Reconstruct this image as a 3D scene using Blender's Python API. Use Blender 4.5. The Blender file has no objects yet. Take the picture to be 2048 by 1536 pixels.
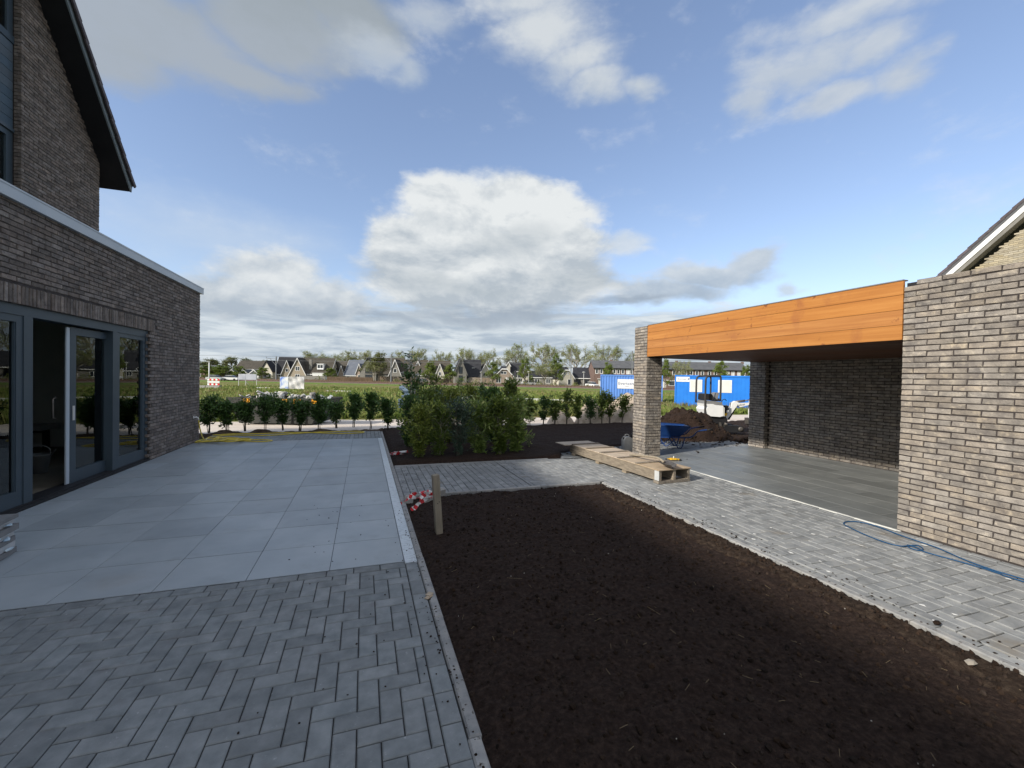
import bpy, math, random
import numpy as np
from math import radians as RAD, sin, cos, pi, sqrt
from mathutils import Vector, Matrix, noise

random.seed(11)
S = bpy.context.scene
COL = S.collection

# ------------------------------------------------------------------ camera
H = 1.613
YAW, PITCH, ROLL, FPX = RAD(19.16357), RAD(-0.80619), RAD(-1.04404), 851.48
_f = np.array([sin(YAW)*cos(PITCH), cos(YAW)*cos(PITCH), sin(PITCH)])
_r = np.array([cos(YAW), -sin(YAW), 0.0])
_d = np.cross(_f, _r)
RIGHT = cos(ROLL)*_r + sin(ROLL)*_d
DOWN = -sin(ROLL)*_r + cos(ROLL)*_d
FWD = _f
cd = bpy.data.cameras.new('camera')
cam = bpy.data.objects.new('camera', cd)
COL.objects.link(cam)
cd.sensor_width = 36
cd.lens = FPX/2048*36
cd.clip_start, cd.clip_end = 0.05, 3000
cam.matrix_world = Matrix(((RIGHT[0], -DOWN[0], -FWD[0], 0), (RIGHT[1], -DOWN[1], -FWD[1], 0), (RIGHT[2], -DOWN[2], -FWD[2], H), (0, 0, 0, 1)))
S.camera = cam
S.view_settings.view_transform = 'Standard'
S.view_settings.look = 'None'
S.view_settings.exposure = 1.30
S.view_settings.gamma = 1
S.view_settings.use_curve_mapping = False

def ray(u, v): return RIGHT*(u-1024)/FPX + DOWN*(v-768)/FPX + FWD
def gnd(u, v, z=0.0):
    d = ray(u, v); t = (z-H)/d[2]; return Vector((d[0]*t, d[1]*t, z))
def at(u, D, z):                       # the point in column u of the photo, D metres deep, z high
    a = (u-1024)/FPX
    b = (z-H-D*(FWD[2]+a*RIGHT[2]))/(D*DOWN[2])
    P = D*(FWD+a*RIGHT+b*DOWN); return Vector((P[0], P[1], z))
def pt(u, v, D):
    P = D*ray(u, v); return Vector((P[0], P[1], P[2]+H))
def onx(u, v, x):
    d = ray(u, v); t = x/d[0]; return Vector((x, d[1]*t, d[2]*t+H))

# ------------------------------------------------------------------ sun and sky
SUND = Vector((-1.0, -0.30, 0.553)).normalized()
sl = bpy.data.lights.new('sun', 'SUN'); sl.energy = 2.25; sl.angle = RAD(2.4); sl.color = (1.0, 0.93, 0.82)
so = bpy.data.objects.new('sun', sl); COL.objects.link(so)
so.rotation_euler = SUND.to_track_quat('Z', 'Y').to_euler()
W = bpy.data.worlds.new('World'); S.world = W; W.use_nodes = True
wt = W.node_tree; wt.nodes.clear()
def wn(t, **k):
    n = wt.nodes.new(t)
    for a, b in k.items(): setattr(n, a, b)
    return n
def wl(a, b): wt.links.new(a, b)
def wm(op, a, b=None, c=None, clamp=False):
    n = wn('ShaderNodeMath', operation=op, use_clamp=clamp)
    for i, x in enumerate((a, b, c)):
        if x is None: continue
        if isinstance(x, (int, float)): n.inputs[i].default_value = x
        else: wl(x, n.inputs[i])
    return n.outputs[0]
def wv(op, a, b=None, c=None):
    n = wn('ShaderNodeVectorMath', operation=op)
    for i, x in enumerate((a, b, c)):
        if x is None: continue
        if isinstance(x, tuple): n.inputs[i].default_value = x
        else: wl(x, n.inputs[i])
    return n
def wsm(x, lo, hi, a=0.0, b=1.0):
    n = wn('ShaderNodeMapRange', interpolation_type='SMOOTHSTEP')
    wl(x, n.inputs['Value']); n.inputs['From Min'].default_value = lo; n.inputs['From Max'].default_value = hi
    n.inputs['To Min'].default_value = a; n.inputs['To Max'].default_value = b
    return n.outputs[0]
def wmix(fac, a, b):
    n = wn('ShaderNodeMix', data_type='RGBA')
    for s, x in ((n.inputs[0], fac), (n.inputs[6], a), (n.inputs[7], b)):
        if isinstance(x, (int, float)): s.default_value = x
        elif isinstance(x, tuple): s.default_value = (*x, 1)
        else: wl(x, s)
    return n.outputs[2]
def wnoise(vec, scale, detail, rough=0.55, dist=0.0):
    n = wn('ShaderNodeTexNoise'); wl(vec, n.inputs['Vector'])
    n.inputs['Scale'].default_value = scale; n.inputs['Detail'].default_value = detail
    n.inputs['Roughness'].default_value = rough; n.inputs['Distortion'].default_value = dist
    return n
SKY_STRENGTH = 0.10
sky = wn('ShaderNodeTexSky', sky_type='NISHITA', sun_disc=False)
sky.sun_elevation = math.asin(SUND.z); sky.sun_rotation = math.atan2(SUND.x, SUND.y) % (2*pi)
sky.altitude = 0; sky.air_density = 1.0; sky.dust_density = 0.25; sky.ozone_density = 2.0
tc = wn('ShaderNodeTexCoord'); dirv = tc.outputs['Generated']
sx = wn('ShaderNodeSeparateXYZ'); wl(dirv, sx.inputs[0])
az = wm('ARCTAN2', sx.outputs[0], sx.outputs[1]); el = wm('ARCSINE', sx.outputs[2])
flat = wv('MULTIPLY', dirv, (1, 1, 1.9)).outputs[0]
cxy = wn('ShaderNodeCombineXYZ'); wl(az, cxy.inputs[0]); wl(el, cxy.inputs[1]); cxy_out = cxy.outputs[0]
warp = wnoise(flat, 4.5, 5, 0.55)
fbm = wnoise(flat, 6.0, 9, 0.60, 0.25)
fbm2 = wnoise(wv('ADD', flat, (0.012, 0.004, -0.05)).outputs[0], 6.0, 7, 0.60, 0.25)
fine = wnoise(flat, 21.0, 7, 0.60)
stv = wv('MULTIPLY', cxy_out, (1.7, 10.0, 0.0)).outputs[0]
streak = wnoise(stv, 4.2, 8, 0.62, 0.4)
wofs = wv('SUBTRACT', warp.outputs['Color'], (0.5, 0.5, 0.5)).outputs[0]
polar = wv('MULTIPLY_ADD', wofs, (0.16, 0.11, 0.0), cxy.outputs[0]).outputs[0]
nz = wm('ADD', wm('SUBTRACT', fbm.outputs[0], 0.5), wm('MULTIPLY', wm('SUBTRACT', fine.outputs[0], 0.5), 0.55))
relief = wm('SUBTRACT', fbm.outputs[0], fbm2.outputs[0])
def ang(u, v):
    d = ray(u, v); d = d/np.linalg.norm(d); return math.atan2(d[0], d[1]), math.asin(d[2])
def blobs(lst):
    M = None
    for (u, v, ru, rv) in lst:
        a, e = ang(u, v); ra = abs(ang(u+ru, v)[0]-ang(u-ru, v)[0])/2; re = abs(ang(u, v-rv)[1]-ang(u, v+rv)[1])/2
        q = wv('MULTIPLY_ADD', polar, (1/ra, 1/re, 0), (-a/ra, -e/re, 0)).outputs[0]
        q = wm('SUBTRACT', 1.0, wv('LENGTH', q).outputs['Value'])
        M = q if M is None else wm('MAXIMUM', M, q)
    return M
K = 1/SKY_STRENGTH/2**1.30
def cl(c): return tuple(x*K for x in c)
grey, white, blueg = (0.30, 0.355, 0.42), (0.80, 0.83, 0.84), (0.33, 0.41, 0.52)
EXPO = SKY_STRENGTH*2**1.30                        # radiance -> brightness on screen
gm = wn('ShaderNodeGamma'); wl(wv('MULTIPLY', sky.outputs[0], (EXPO*0.98, EXPO*0.90, EXPO*0.92)).outputs[0], gm.inputs[0]); gm.inputs[1].default_value = 0.80
skyc = wv('MULTIPLY', gm.outputs[0], (0.785/EXPO, 0.815/EXPO, 0.855/EXPO)).outputs[0]
cur = skyc
def layer(M, amp, lo, hi, v0, v1, dark, bright, krel, opac=1.0, bias=0.0):
    global cur
    m = wsm(wm('ADD', M, wm('MULTIPLY', nz, amp)), lo, hi, 0.0, opac)
    e0 = ang(1024, v0)[1]; e1 = ang(1024, v1)[1]
    t = wsm(el, e0, e1)
    t = wm('ADD', wm('MULTIPLY', t, 0.75), wm('MULTIPLY', relief, krel))
    t = wm('ADD', t, wm('MULTIPLY', wm('SUBTRACT', fine.outputs[0], 0.5), 0.5))
    t = wm('ADD', t, bias, clamp=True)
    cur = wmix(m, cur, wmix(t, cl(dark), cl(bright)))
# unseen cloud behind and above the camera, fuller and brighter to fill the shade
back = wsm(wv('DOT_PRODUCT', dirv, tuple(FWD)).outputs['Value'], 0.34, 0.12)
big = wnoise(flat, 2.2, 6, 0.55)
layer(wm('MULTIPLY', wm('SUBTRACT', big.outputs[0], 0.36), wm('MULTIPLY', back, 3.2)), 0.6, 0.02, 0.45, 700, 0, (0.62, 0.66, 0.72), (0.88, 0.90, 0.92), 1.6, 0.97, 0.2)
# pale air low over the horizon
cur = wmix(wsm(el, 0.17, 0.0, 0.0, 0.9), cur, cl((0.52, 0.60, 0.68)))
# thin high veil
layer(blobs([(1150, 660, 900, 110), (450, 470, 420, 120)]), 0.6, 0.10, 1.0, 760, 420, (0.52, 0.62, 0.74), (0.64, 0.73, 0.85), 0.4, 0.5)
# upper left grey sheet, top wisps
layer(blobs([(330, 60, 380, 140), (560, 50, 220, 130), (200, 10, 330, 130), (150, 80, 280, 100), (470, 140, 230, 70), (700, 40, 170, 90)]), 0.55, 0.0, 0.62, 240, 40, (0.40, 0.45, 0.51), (0.34, 0.385, 0.41), 0.9, 0.94, 0.05)
layer(blobs([(815, 150, 70, 50), (750, 115, 120, 60), (860, 40, 100, 60)]), 1.0, 0.05, 0.95, 220, 60, (0.46, 0.54, 0.64), (0.55, 0.60, 0.66), 1.2, 0.8)
layer(blobs([(1090, 60, 150, 110), (1200, 170, 110, 60), (1040, 0, 190, 80), (1150, 120, 120, 90), (1290, 170, 70, 40)]), 1.0, 0.05, 0.95, 260, 60, (0.48, 0.55, 0.64), (0.68, 0.72, 0.75), 2.0, 0.95, 0.12)
layer(blobs([(1610, 120, 220, 72), (1840, 125, 110, 64), (1680, 30, 300, 60), (1490, 200, 75, 70), (1520, 150, 110, 62), (1690, 180, 160, 44), (1760, 80, 120, 60)]), 1.05, -0.02, 0.85, 270, 60, (0.50, 0.57, 0.67), (0.68, 0.72, 0.76), 1.8, 0.93, 0.12)
# banded layers of small cloud along the horizon
stk = wsm(streak.outputs[0], 0.36, 0.64)
band = wm('ADD', wsm(el, 0.215, 0.085, 0.0, 1.15), wm('MULTIPLY', wm('SUBTRACT', streak.outputs[0], 0.5), 1.3))
cur = wmix(wsm(band, 0.38, 0.78, 0.0, 0.95), cur, wmix(stk, cl((0.42, 0.50, 0.59)), cl((0.73, 0.79, 0.83))))
layer(blobs([(530, 560, 150, 66), (430, 590, 150, 52), (640, 605, 210, 46)]), 0.8, 0.0, 0.5, 690, 500, (0.44, 0.51, 0.59), (0.78, 0.81, 0.82), 2.6, 0.95, 0.15)
layer(blobs([(1420, 550, 170, 36), (1520, 520, 80, 34), (1330, 585, 160, 36)]), 0.75, 0.0, 0.55, 640, 480, (0.40, 0.48, 0.58), (0.70, 0.75, 0.79), 2.0, 0.92, 0.05)
layer(blobs([(1595, 580, 42, 24), (1240, 480, 60, 34)]), 0.8, 0.0, 0.7, 640, 440, (0.56, 0.64, 0.72), (0.74, 0.79, 0.83), 2.0, 0.8, 0.1)
# the big cumulus in the middle
layer(blobs([(975, 455, 235, 130), (880, 410, 110, 80), (1060, 430, 150, 92), (850, 500, 130, 100), (1120, 500, 120, 100), (985, 570, 300, 80)]), 0.60, 0.0, 0.34, 640, 400, (0.48, 0.54, 0.60), (0.81, 0.84, 0.85), 3.4, 1.0, 0.14)
core = wsm(wm('ADD', blobs([(1040, 480, 150, 62), (930, 575, 190, 34), (1150, 560, 150, 40)]), wm('MULTIPLY', nz, 1.1)), 0.1, 0.9, 0.0, 0.42)
cur = wmix(core, cur, cl((0.42, 0.48, 0.53)))
under = wsm(wm('ADD', blobs([(1010, 628, 330, 24), (1250, 600, 130, 18), (760, 632, 200, 18)]), wm('MULTIPLY', wm('SUBTRACT', streak.outputs[0], 0.5), 2.0)), 0.1, 0.9, 0.0, 0.7)
cur = wmix(under, cur, cl((0.33, 0.40, 0.49)))
bg = wn('ShaderNodeBackground'); wl(cur, bg.inputs[0]); bg.inputs[1].default_value = SKY_STRENGTH
wo = wn('ShaderNodeOutputWorld'); wl(bg.outputs[0], wo.inputs[0])

# ------------------------------------------------------------------ materials
def pm(name, cols, scale=4.0, rough=0.8, bump=0.0, bscale=60.0, var=0.0, stretch=None, metal=0.0, spec=0.3, detail=5.0, ntype='pos', spots=None, pos=None, bdist=0.01, rvar=0.0, svar=1.0):
    """noise-mixed principled material; var = brightness change from piece to piece; spots = (colour, scale, lo, hi)"""
    m = bpy.data.materials.new(name); m.use_nodes = True
    t = m.node_tree; nd = t.nodes; L = t.links.new; p = nd['Principled BSDF']
    p.inputs['Roughness'].default_value = rough; p.inputs['Metallic'].default_value = metal
    p.inputs['Specular IOR Level'].default_value = spec
    if ntype == 'pos': co = nd.new('ShaderNodeNewGeometry').outputs['Position']
    else: co = nd.new('ShaderNodeTexCoord').outputs['Object']
    raw = co
    if stretch:
        mp = nd.new('ShaderNodeMapping'); mp.inputs['Scale'].default_value = stretch; L(co, mp.inputs[0]); co = mp.outputs[0]
    def nz_(vec, s, d, r=0.6):
        n = nd.new('ShaderNodeTexNoise'); L(vec, n.inputs['Vector']); n.inputs['Scale'].default_value = s
        n.inputs['Detail'].default_value = d; n.inputs['Roughness'].default_value = r; return n.outputs[0]
    n0 = nz_(co, scale, detail)
    cr = nd.new('ShaderNodeValToRGB'); k = len(cols)
    for i, c in enumerate(cols):
        x = (pos[i] if pos else 0.32+0.36*i/max(1, k-1))
        e = cr.color_ramp.elements[i] if i < 2 else cr.color_ramp.elements.new(x)
        e.position = x; e.color = (*c, 1)
    L(n0, cr.inputs[0]); col = cr.outputs[0]
    def mix_(f, a, b, bt='MIX'):
        n = nd.new('ShaderNodeMix'); n.data_type = 'RGBA'; n.blend_type = bt
        for s, x in ((n.inputs[0], f), (n.inputs[6], a), (n.inputs[7], b)):
            if isinstance(x, (int, float)): s.default_value = x
            elif isinstance(x, tuple): s.default_value = (*x, 1)
            else: L(x, s)
        return n.outputs[2]
    def mr(x, lo, hi, a=0.0, b=1.0):
        n = nd.new('ShaderNodeMapRange'); L(x, n.inputs[0]); n.inputs[1].default_value = lo; n.inputs[2].default_value = hi
        n.inputs[3].default_value = a; n.inputs[4].default_value = b; return n.outputs[0]
    if spots:
        for (sc_, s_, lo, hi) in (spots if isinstance(spots, list) else [spots]):
            col = mix_(mr(nz_(raw, s_, 6), lo, hi), col, sc_)
    if var:
        at_ = nd.new('ShaderNodeAttribute'); at_.attribute_name = 'rnd'
        oi = nd.new('ShaderNodeObjectInfo')
        ad = nd.new('ShaderNodeMath'); ad.operation = 'ADD'; L(at_.outputs['Fac'], ad.inputs[0]); L(oi.outputs['Random'], ad.inputs[1])
        fr = nd.new('ShaderNodeMath'); fr.operation = 'FRACT'; L(ad.outputs[0], fr.inputs[0])
        hv = nd.new('ShaderNodeHueSaturation'); L(col, hv.inputs['Color'])
        L(mr(fr.outputs[0], 0, 1, 1-var, 1+var*0.8), hv.inputs['Value'])
        f2 = nd.new('ShaderNodeMath'); f2.operation = 'MULTIPLY'; L(fr.outputs[0], f2.inputs[0]); f2.inputs[1].default_value = 7.31
        f3 = nd.new('ShaderNodeMath'); f3.operation = 'FRACT'; L(f2.outputs[0], f3.inputs[0])
        L(mr(f3.outputs[0], 0, 1, 1-0.25*svar, 1+0.2*svar), hv.inputs['Saturation'])
        col = hv.outputs[0]
    L(col, p.inputs['Base Color'])
    if rvar:
        L(mr(nz_(raw, scale*1.7, 4), 0.3, 0.7, rough-rvar, rough+rvar), p.inputs['Roughness'])
    if bump:
        b = nd.new('ShaderNodeBump'); b.inputs['Strength'].default_value = bump; b.inputs['Distance'].default_value = bdist
        L(nz_(co, bscale, 6, 0.65), b.inputs['Height']); L(b.outputs[0], p.inputs['Normal'])
    return m
def leafm(name, cols, rough=0.45, trans=0.3, posn=0.0):
    m = bpy.data.materials.new(name); m.use_nodes = True
    t = m.node_tree; nd = t.nodes; L = t.links.new; p = nd['Principled BSDF']
    at_ = nd.new('ShaderNodeAttribute'); at_.attribute_name = 'rnd'; f = at_.outputs['Fac']
    if posn:
        g = nd.new('ShaderNodeNewGeometry'); n = nd.new('ShaderNodeTexNoise'); L(g.outputs['Position'], n.inputs['Vector'])
        n.inputs['Scale'].default_value = posn; n.inputs['Detail'].default_value = 4
        mr = nd.new('ShaderNodeMapRange'); L(n.outputs[0], mr.inputs[0]); mr.inputs[1].default_value = 0.35; mr.inputs[2].default_value = 0.65
        a = nd.new('ShaderNodeMath'); a.operation = 'MULTIPLY_ADD'; L(f, a.inputs[0]); a.inputs[1].default_value = 0.4
        b = nd.new('ShaderNodeMath'); b.operation = 'MULTIPLY'; L(mr.outputs[0], b.inputs[0]); b.inputs[1].default_value = 0.6
        L(b.outputs[0], a.inputs[2]); f = a.outputs[0]
    cr = nd.new('ShaderNodeValToRGB'); k = len(cols)
    for i, c in enumerate(cols):
        x = i/max(1, k-1)
        e = cr.color_ramp.elements[i] if i < 2 else cr.color_ramp.elements.new(x)
        e.position = x; e.color = (*c, 1)
    L(f, cr.inputs[0]); L(cr.outputs[0], p.inputs['Base Color'])
    p.inputs['Roughness'].default_value = rough; p.inputs['Specular IOR Level'].default_value = 0.35
    tr = nd.new('ShaderNodeBsdfTranslucent'); L(cr.outputs[0], tr.inputs[0])
    mx = nd.new('ShaderNodeMixShader'); mx.inputs[0].default_value = trans
    L(p.outputs[0], mx.inputs[1]); L(tr.outputs[0], mx.inputs[2]); L(mx.outputs[0], nd['Material Output'].inputs[0])
    return m
def glassm(name, tint=(0.8, 0.85, 0.84), ior=1.6):
    m = bpy.data.materials.new(name); m.use_nodes = True
    t = m.node_tree; nd = t.nodes; L = t.links.new; nd.remove(nd['Principled BSDF'])
    a = nd.new('ShaderNodeBsdfTransparent'); a.inputs[0].default_value = (*tint, 1)
    g = nd.new('ShaderNodeBsdfGlossy'); g.inputs['Roughness'].default_value = 0.0; g.inputs[0].default_value = (0.9, 0.95, 0.95, 1)
    fr = nd.new('ShaderNodeFresnel'); fr.inputs[0].default_value = ior
    nzt = nd.new('ShaderNodeTexNoise'); nzt.inputs['Scale'].default_value = 0.9; ge = nd.new('ShaderNodeNewGeometry'); L(ge.outputs['Position'], nzt.inputs['Vector'])
    bp = nd.new('ShaderNodeBump'); bp.inputs['Strength'].default_value = 0.05; bp.inputs['Distance'].default_value = 0.02; L(nzt.outputs[0], bp.inputs['Height']); L(bp.outputs[0], g.inputs['Normal'])
    mx = nd.new('ShaderNodeMixShader'); L(fr.outputs[0], mx.inputs[0]); L(a.outputs[0], mx.inputs[1]); L(g.outputs[0], mx.inputs[2])
    L(mx.outputs[0], nd['Material Output'].inputs[0]); return m

M = {}
BR = [(0.17, 0.152, 0.138), (0.25, 0.222, 0.192), (0.33, 0.292, 0.25)]
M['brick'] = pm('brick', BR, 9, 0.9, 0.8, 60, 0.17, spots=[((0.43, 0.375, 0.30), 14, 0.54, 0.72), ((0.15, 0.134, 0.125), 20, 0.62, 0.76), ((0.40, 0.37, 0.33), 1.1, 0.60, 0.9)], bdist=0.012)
M['brick_shaded'] = pm('brick_shaded', [(0.112, 0.097, 0.088), (0.172, 0.147, 0.132), (0.236, 0.203, 0.178)], 9, 0.9, 0.7, 70, 0.30, spots=[((0.27, 0.24, 0.21), 16, 0.58, 0.74), ((0.05, 0.045, 0.048), 22, 0.60, 0.72)], bdist=0.012)  # house copy of the same brick, the wall's shade put into its colour
M['mortar'] = pm('mortar', [(0.036, 0.031, 0.030), (0.072, 0.062, 0.060)], 20, 0.95, 0.4, 120)
M['beige_brick'] = pm('beige_brick', [(0.33, 0.29, 0.21), (0.42, 0.37, 0.27), (0.28, 0.24, 0.17)], 6, 0.9, 0.5, 40, 0.2, stretch=(1, 1, 4))
M['mortar_pale'] = pm('mortar_pale', [(0.20, 0.175, 0.13), (0.26, 0.23, 0.17)], 20, 0.95)
M['frame'] = pm('frame', [(0.040, 0.058, 0.075), (0.048, 0.068, 0.086)], 3, 0.45, 0.0, var=0.0)
M['cladding'] = pm('cladding', [(0.06, 0.085, 0.11), (0.07, 0.10, 0.13)], 30, 0.6, 0.1, 90, 0.1)
M['verge'] = pm('verge', [(0.19, 0.235, 0.27), (0.22, 0.27, 0.305)], 2, 0.5)
M['black'] = pm('black', [(0.012, 0.012, 0.014), (0.022, 0.022, 0.024)], 6, 0.6)
M['soffit'] = pm('soffit', [(0.010, 0.011, 0.014), (0.016, 0.017, 0.02)], 4, 0.7)
M['alu'] = pm('alu', [(0.36, 0.42, 0.48), (0.42, 0.47, 0.52)], 2, 0.4, metal=0.0, spec=0.5)
M['roof_tile'] = pm('roof_tile', [(0.07, 0.06, 0.07), (0.11, 0.095, 0.10)], 10, 0.75, 0.3, 50, 0.2)
M['zinc'] = pm('zinc', [(0.50, 0.54, 0.56), (0.62, 0.66, 0.68), (0.44, 0.47, 0.49)], 14, 0.42, 0.05, 30, 0.08, metal=0.35, spec=0.5)
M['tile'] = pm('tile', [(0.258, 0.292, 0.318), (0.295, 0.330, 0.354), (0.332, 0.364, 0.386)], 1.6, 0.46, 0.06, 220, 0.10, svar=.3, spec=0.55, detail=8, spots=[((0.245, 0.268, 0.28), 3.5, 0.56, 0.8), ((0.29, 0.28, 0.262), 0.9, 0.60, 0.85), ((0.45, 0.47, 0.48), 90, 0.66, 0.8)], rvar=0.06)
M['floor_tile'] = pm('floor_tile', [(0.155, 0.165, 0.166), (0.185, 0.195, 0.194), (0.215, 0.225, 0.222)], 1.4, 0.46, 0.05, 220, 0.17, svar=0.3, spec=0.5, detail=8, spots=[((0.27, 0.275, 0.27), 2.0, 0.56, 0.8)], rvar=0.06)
M['floor_joint'] = pm('floor_joint', [(0.26, 0.26, 0.25), (0.36, 0.36, 0.345)], 6, 0.95)
M['joint'] = pm('joint', [(0.016, 0.017, 0.018), (0.035, 0.035, 0.035)], 30, 0.95)
M['paver'] = pm('paver', [(0.152, 0.168, 0.177), (0.196, 0.213, 0.220), (0.240, 0.257, 0.265)], 9, 0.8, 0.35, 160, 0.14, svar=0.6, spec=0.35, detail=9, spots=[((0.40, 0.415, 0.42), 34, 0.64, 0.8), ((0.16, 0.155, 0.16), 5, 0.6, 0.8)], bdist=0.006)
M['path_paver'] = pm('path_paver', [(0.17, 0.178, 0.183), (0.23, 0.238, 0.24), (0.29, 0.295, 0.29)], 7, 0.8, 0.35, 160, 0.15, svar=0.5, spec=0.35, detail=9, spots=[((0.34, 0.345, 0.34), 11, 0.60, 0.80), ((0.20, 0.18, 0.15), 2.2, 0.60, 0.75)], bdist=0.006)
M['jointsand'] = pm('jointsand', [(0.022, 0.022, 0.024), (0.045, 0.044, 0.042)], 50, 0.95)
M['edging'] = pm('edging', [(0.20, 0.205, 0.21), (0.28, 0.28, 0.275), (0.34, 0.33, 0.31)], 12, 0.85, 0.3, 150, 0.12, spots=[((0.05, 0.04, 0.034), 24, 0.60, 0.68)])
M['peat'] = pm('peat', [(0.017, 0.0105, 0.0085), (0.030, 0.0195, 0.0155), (0.052, 0.035, 0.027)], 34, 0.95, 1.0, 75, spec=0.12, detail=9, bdist=0.02)
M['peat_pale'] = pm('peat_pale', [(0.021, 0.0135, 0.010), (0.042, 0.0285, 0.0205), (0.078, 0.056, 0.040)], 22, 0.95, 1.0, 110, spec=0.12, detail=9, bdist=0.02)
M['clod'] = pm('clod', [(0.018, 0.012, 0.009), (0.04, 0.027, 0.02)], 20, 0.95, 0.6, 150, 0.4, spec=0.12)
M['soil'] = pm('soil', [(0.045, 0.032, 0.024), (0.085, 0.062, 0.045), (0.13, 0.10, 0.075)], 5, 0.95, 1.0, 50, spec=0.1, detail=9, bdist=0.03)
M['sand'] = pm('sand', [(0.50, 0.43, 0.37), (0.62, 0.55, 0.48), (0.68, 0.62, 0.55)], 0.9, 0.95, 0.5, 14, spec=0.15, detail=8, stretch=(0.25, 1, 1), spots=[((0.42, 0.36, 0.30), 1.4, 0.58, 0.75)], bdist=0.04)
M['sandpile'] = pm('sandpile', [(0.33, 0.27, 0.21), (0.48, 0.40, 0.32), (0.58, 0.50, 0.41)], 3, 0.95, 0.8, 20, spec=0.15, detail=8, bdist=0.05)
M['field'] = pm('field', [(0.10, 0.145, 0.03), (0.17, 0.195, 0.05), (0.22, 0.18, 0.085), (0.13, 0.18, 0.035)], 0.16, 0.95, 1.0, 3.0, spec=0.1, detail=9, pos=[0.3, 0.45, 0.56, 0.68], bdist=0.3)
M['grass'] = leafm('grass', [(0.085, 0.15, 0.026), (0.15, 0.215, 0.04), (0.22, 0.235, 0.07), (0.29, 0.215, 0.115)], 0.6, 0.25, 0.22)
M['greengrass'] = pm('greengrass', [(0.10, 0.16, 0.03), (0.14, 0.21, 0.045), (0.18, 0.22, 0.06)], 0.4, 0.95, 0.8, 5, spec=0.1, bdist=0.2)
M['ballast'] = pm('ballast', [(0.14, 0.10, 0.075), (0.22, 0.165, 0.13)], 2.5, 0.95, 0.8, 12)
M['rail'] = pm('rail', [(0.10, 0.06, 0.045), (0.16, 0.10, 0.075)], 2, 0.6)
M['planko'] = pm('planko', [(0.33, 0.128, 0.030), (0.40, 0.165, 0.040), (0.46, 0.205, 0.055)], 5, 0.5, 0.06, 30, 0.05, svar=0.1, stretch=(1, 0.16, 5.0), spec=0.4, detail=8, spots=[((0.20, 0.07, 0.022), 7, 0.64, 0.71), ((0.30, 0.11, 0.036), 2.5, 0.56, 0.75)])
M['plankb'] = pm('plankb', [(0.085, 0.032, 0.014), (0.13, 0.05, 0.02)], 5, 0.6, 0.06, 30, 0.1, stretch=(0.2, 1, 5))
M['pallet'] = pm('pallet', [(0.16, 0.132, 0.100), (0.24, 0.20, 0.152), (0.32, 0.27, 0.205)], 7, 0.85, 0.3, 60, 0.18, stretch=(6, 0.8, 6), spots=[((0.12, 0.10, 0.085), 5, 0.60, 0.72)])
M['plywood'] = pm('plywood', [(0.35, 0.268, 0.185), (0.43, 0.34, 0.242), (0.50, 0.405, 0.295)], 4, 0.8, 0.15, 60, 0.10, stretch=(1.2, 5, 3), spots=[((0.26, 0.20, 0.14), 3.2, 0.62, 0.76)])
M['stakewood'] = pm('stakewood', [(0.22, 0.19, 0.145), (0.32, 0.275, 0.21)], 9, 0.85, 0.3, 60, stretch=(5, 5, 0.6))
M['white'] = pm('white', [(0.72, 0.73, 0.73), (0.80, 0.80, 0.79)], 4, 0.5)
M['offwhite'] = pm('offwhite', [(0.62, 0.62, 0.58), (0.72, 0.72, 0.68)], 2, 0.7, var=0.06)
M['red'] = pm('red', [(0.55, 0.02, 0.03), (0.62, 0.035, 0.04)], 6, 0.45)
M['blue'] = pm('blue', [(0.015, 0.17, 0.62), (0.02, 0.20, 0.68)], 1.5, 0.5, var=0.0)
M['blue_pale'] = pm('blue_pale', [(0.09, 0.22, 0.58), (0.12, 0.26, 0.62)], 1.2, 0.55, spots=((0.16, 0.28, 0.56), 2.2, 0.6, 0.75))
M['barrowblue'] = pm('barrowblue', [(0.009, 0.038, 0.155), (0.013, 0.052, 0.19)], 8, 0.45)
M['cord'] = pm('cord', [(0.008, 0.060, 0.15), (0.012, 0.075, 0.18)], 8, 0.45)
M['hose'] = pm('hose', [(0.55, 0.42, 0.035), (0.66, 0.52, 0.07)], 5, 0.4, spec=0.4, spots=((0.70, 0.62, 0.25), 6, 0.56, 0.68))
M['yellow'] = pm('yellow', [(0.75, 0.42, 0.02), (0.80, 0.48, 0.03)], 8, 0.45)
M['orange'] = pm('orange', [(0.80, 0.33, 0.015), (0.85, 0.40, 0.03)], 12, 0.5)
M['grey'] = pm('grey', [(0.16, 0.165, 0.17), (0.22, 0.22, 0.22)], 5, 0.6)
M['lightgrey'] = pm('lightgrey', [(0.40, 0.42, 0.43), (0.50, 0.51, 0.51)], 4, 0.7, 0.2, 30)
M['concrete'] = pm('concrete', [(0.25, 0.245, 0.235), (0.36, 0.35, 0.33)], 9, 0.9, 0.5, 60)
M['steel'] = pm('steel', [(0.10, 0.095, 0.09), (0.20, 0.18, 0.16)], 14, 0.5, metal=0.6)
M['galv'] = pm('galv', [(0.45, 0.46, 0.46), (0.55, 0.55, 0.54)], 4, 0.5)
M['mast'] = pm('mast', [(0.14, 0.15, 0.16), (0.20, 0.21, 0.22)], 4, 0.6)
M['bark'] = pm('bark', [(0.09, 0.075, 0.055), (0.17, 0.145, 0.11)], 12, 0.9, 0.5, 40)
M['twig'] = pm('twig', [(0.24, 0.215, 0.165), (0.36, 0.33, 0.26)], 8, 0.9)
M['skipgrey'] = pm('skipgrey', [(0.032, 0.034, 0.032), (0.058, 0.058, 0.054)], 5, 0.7, 0.2, 20)
M['rubble'] = pm('rubble', [(0.22, 0.22, 0.22), (0.45, 0.44, 0.42), (0.62, 0.61, 0.58)], 5, 0.9, 0.5, 40, 0.35)
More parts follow.
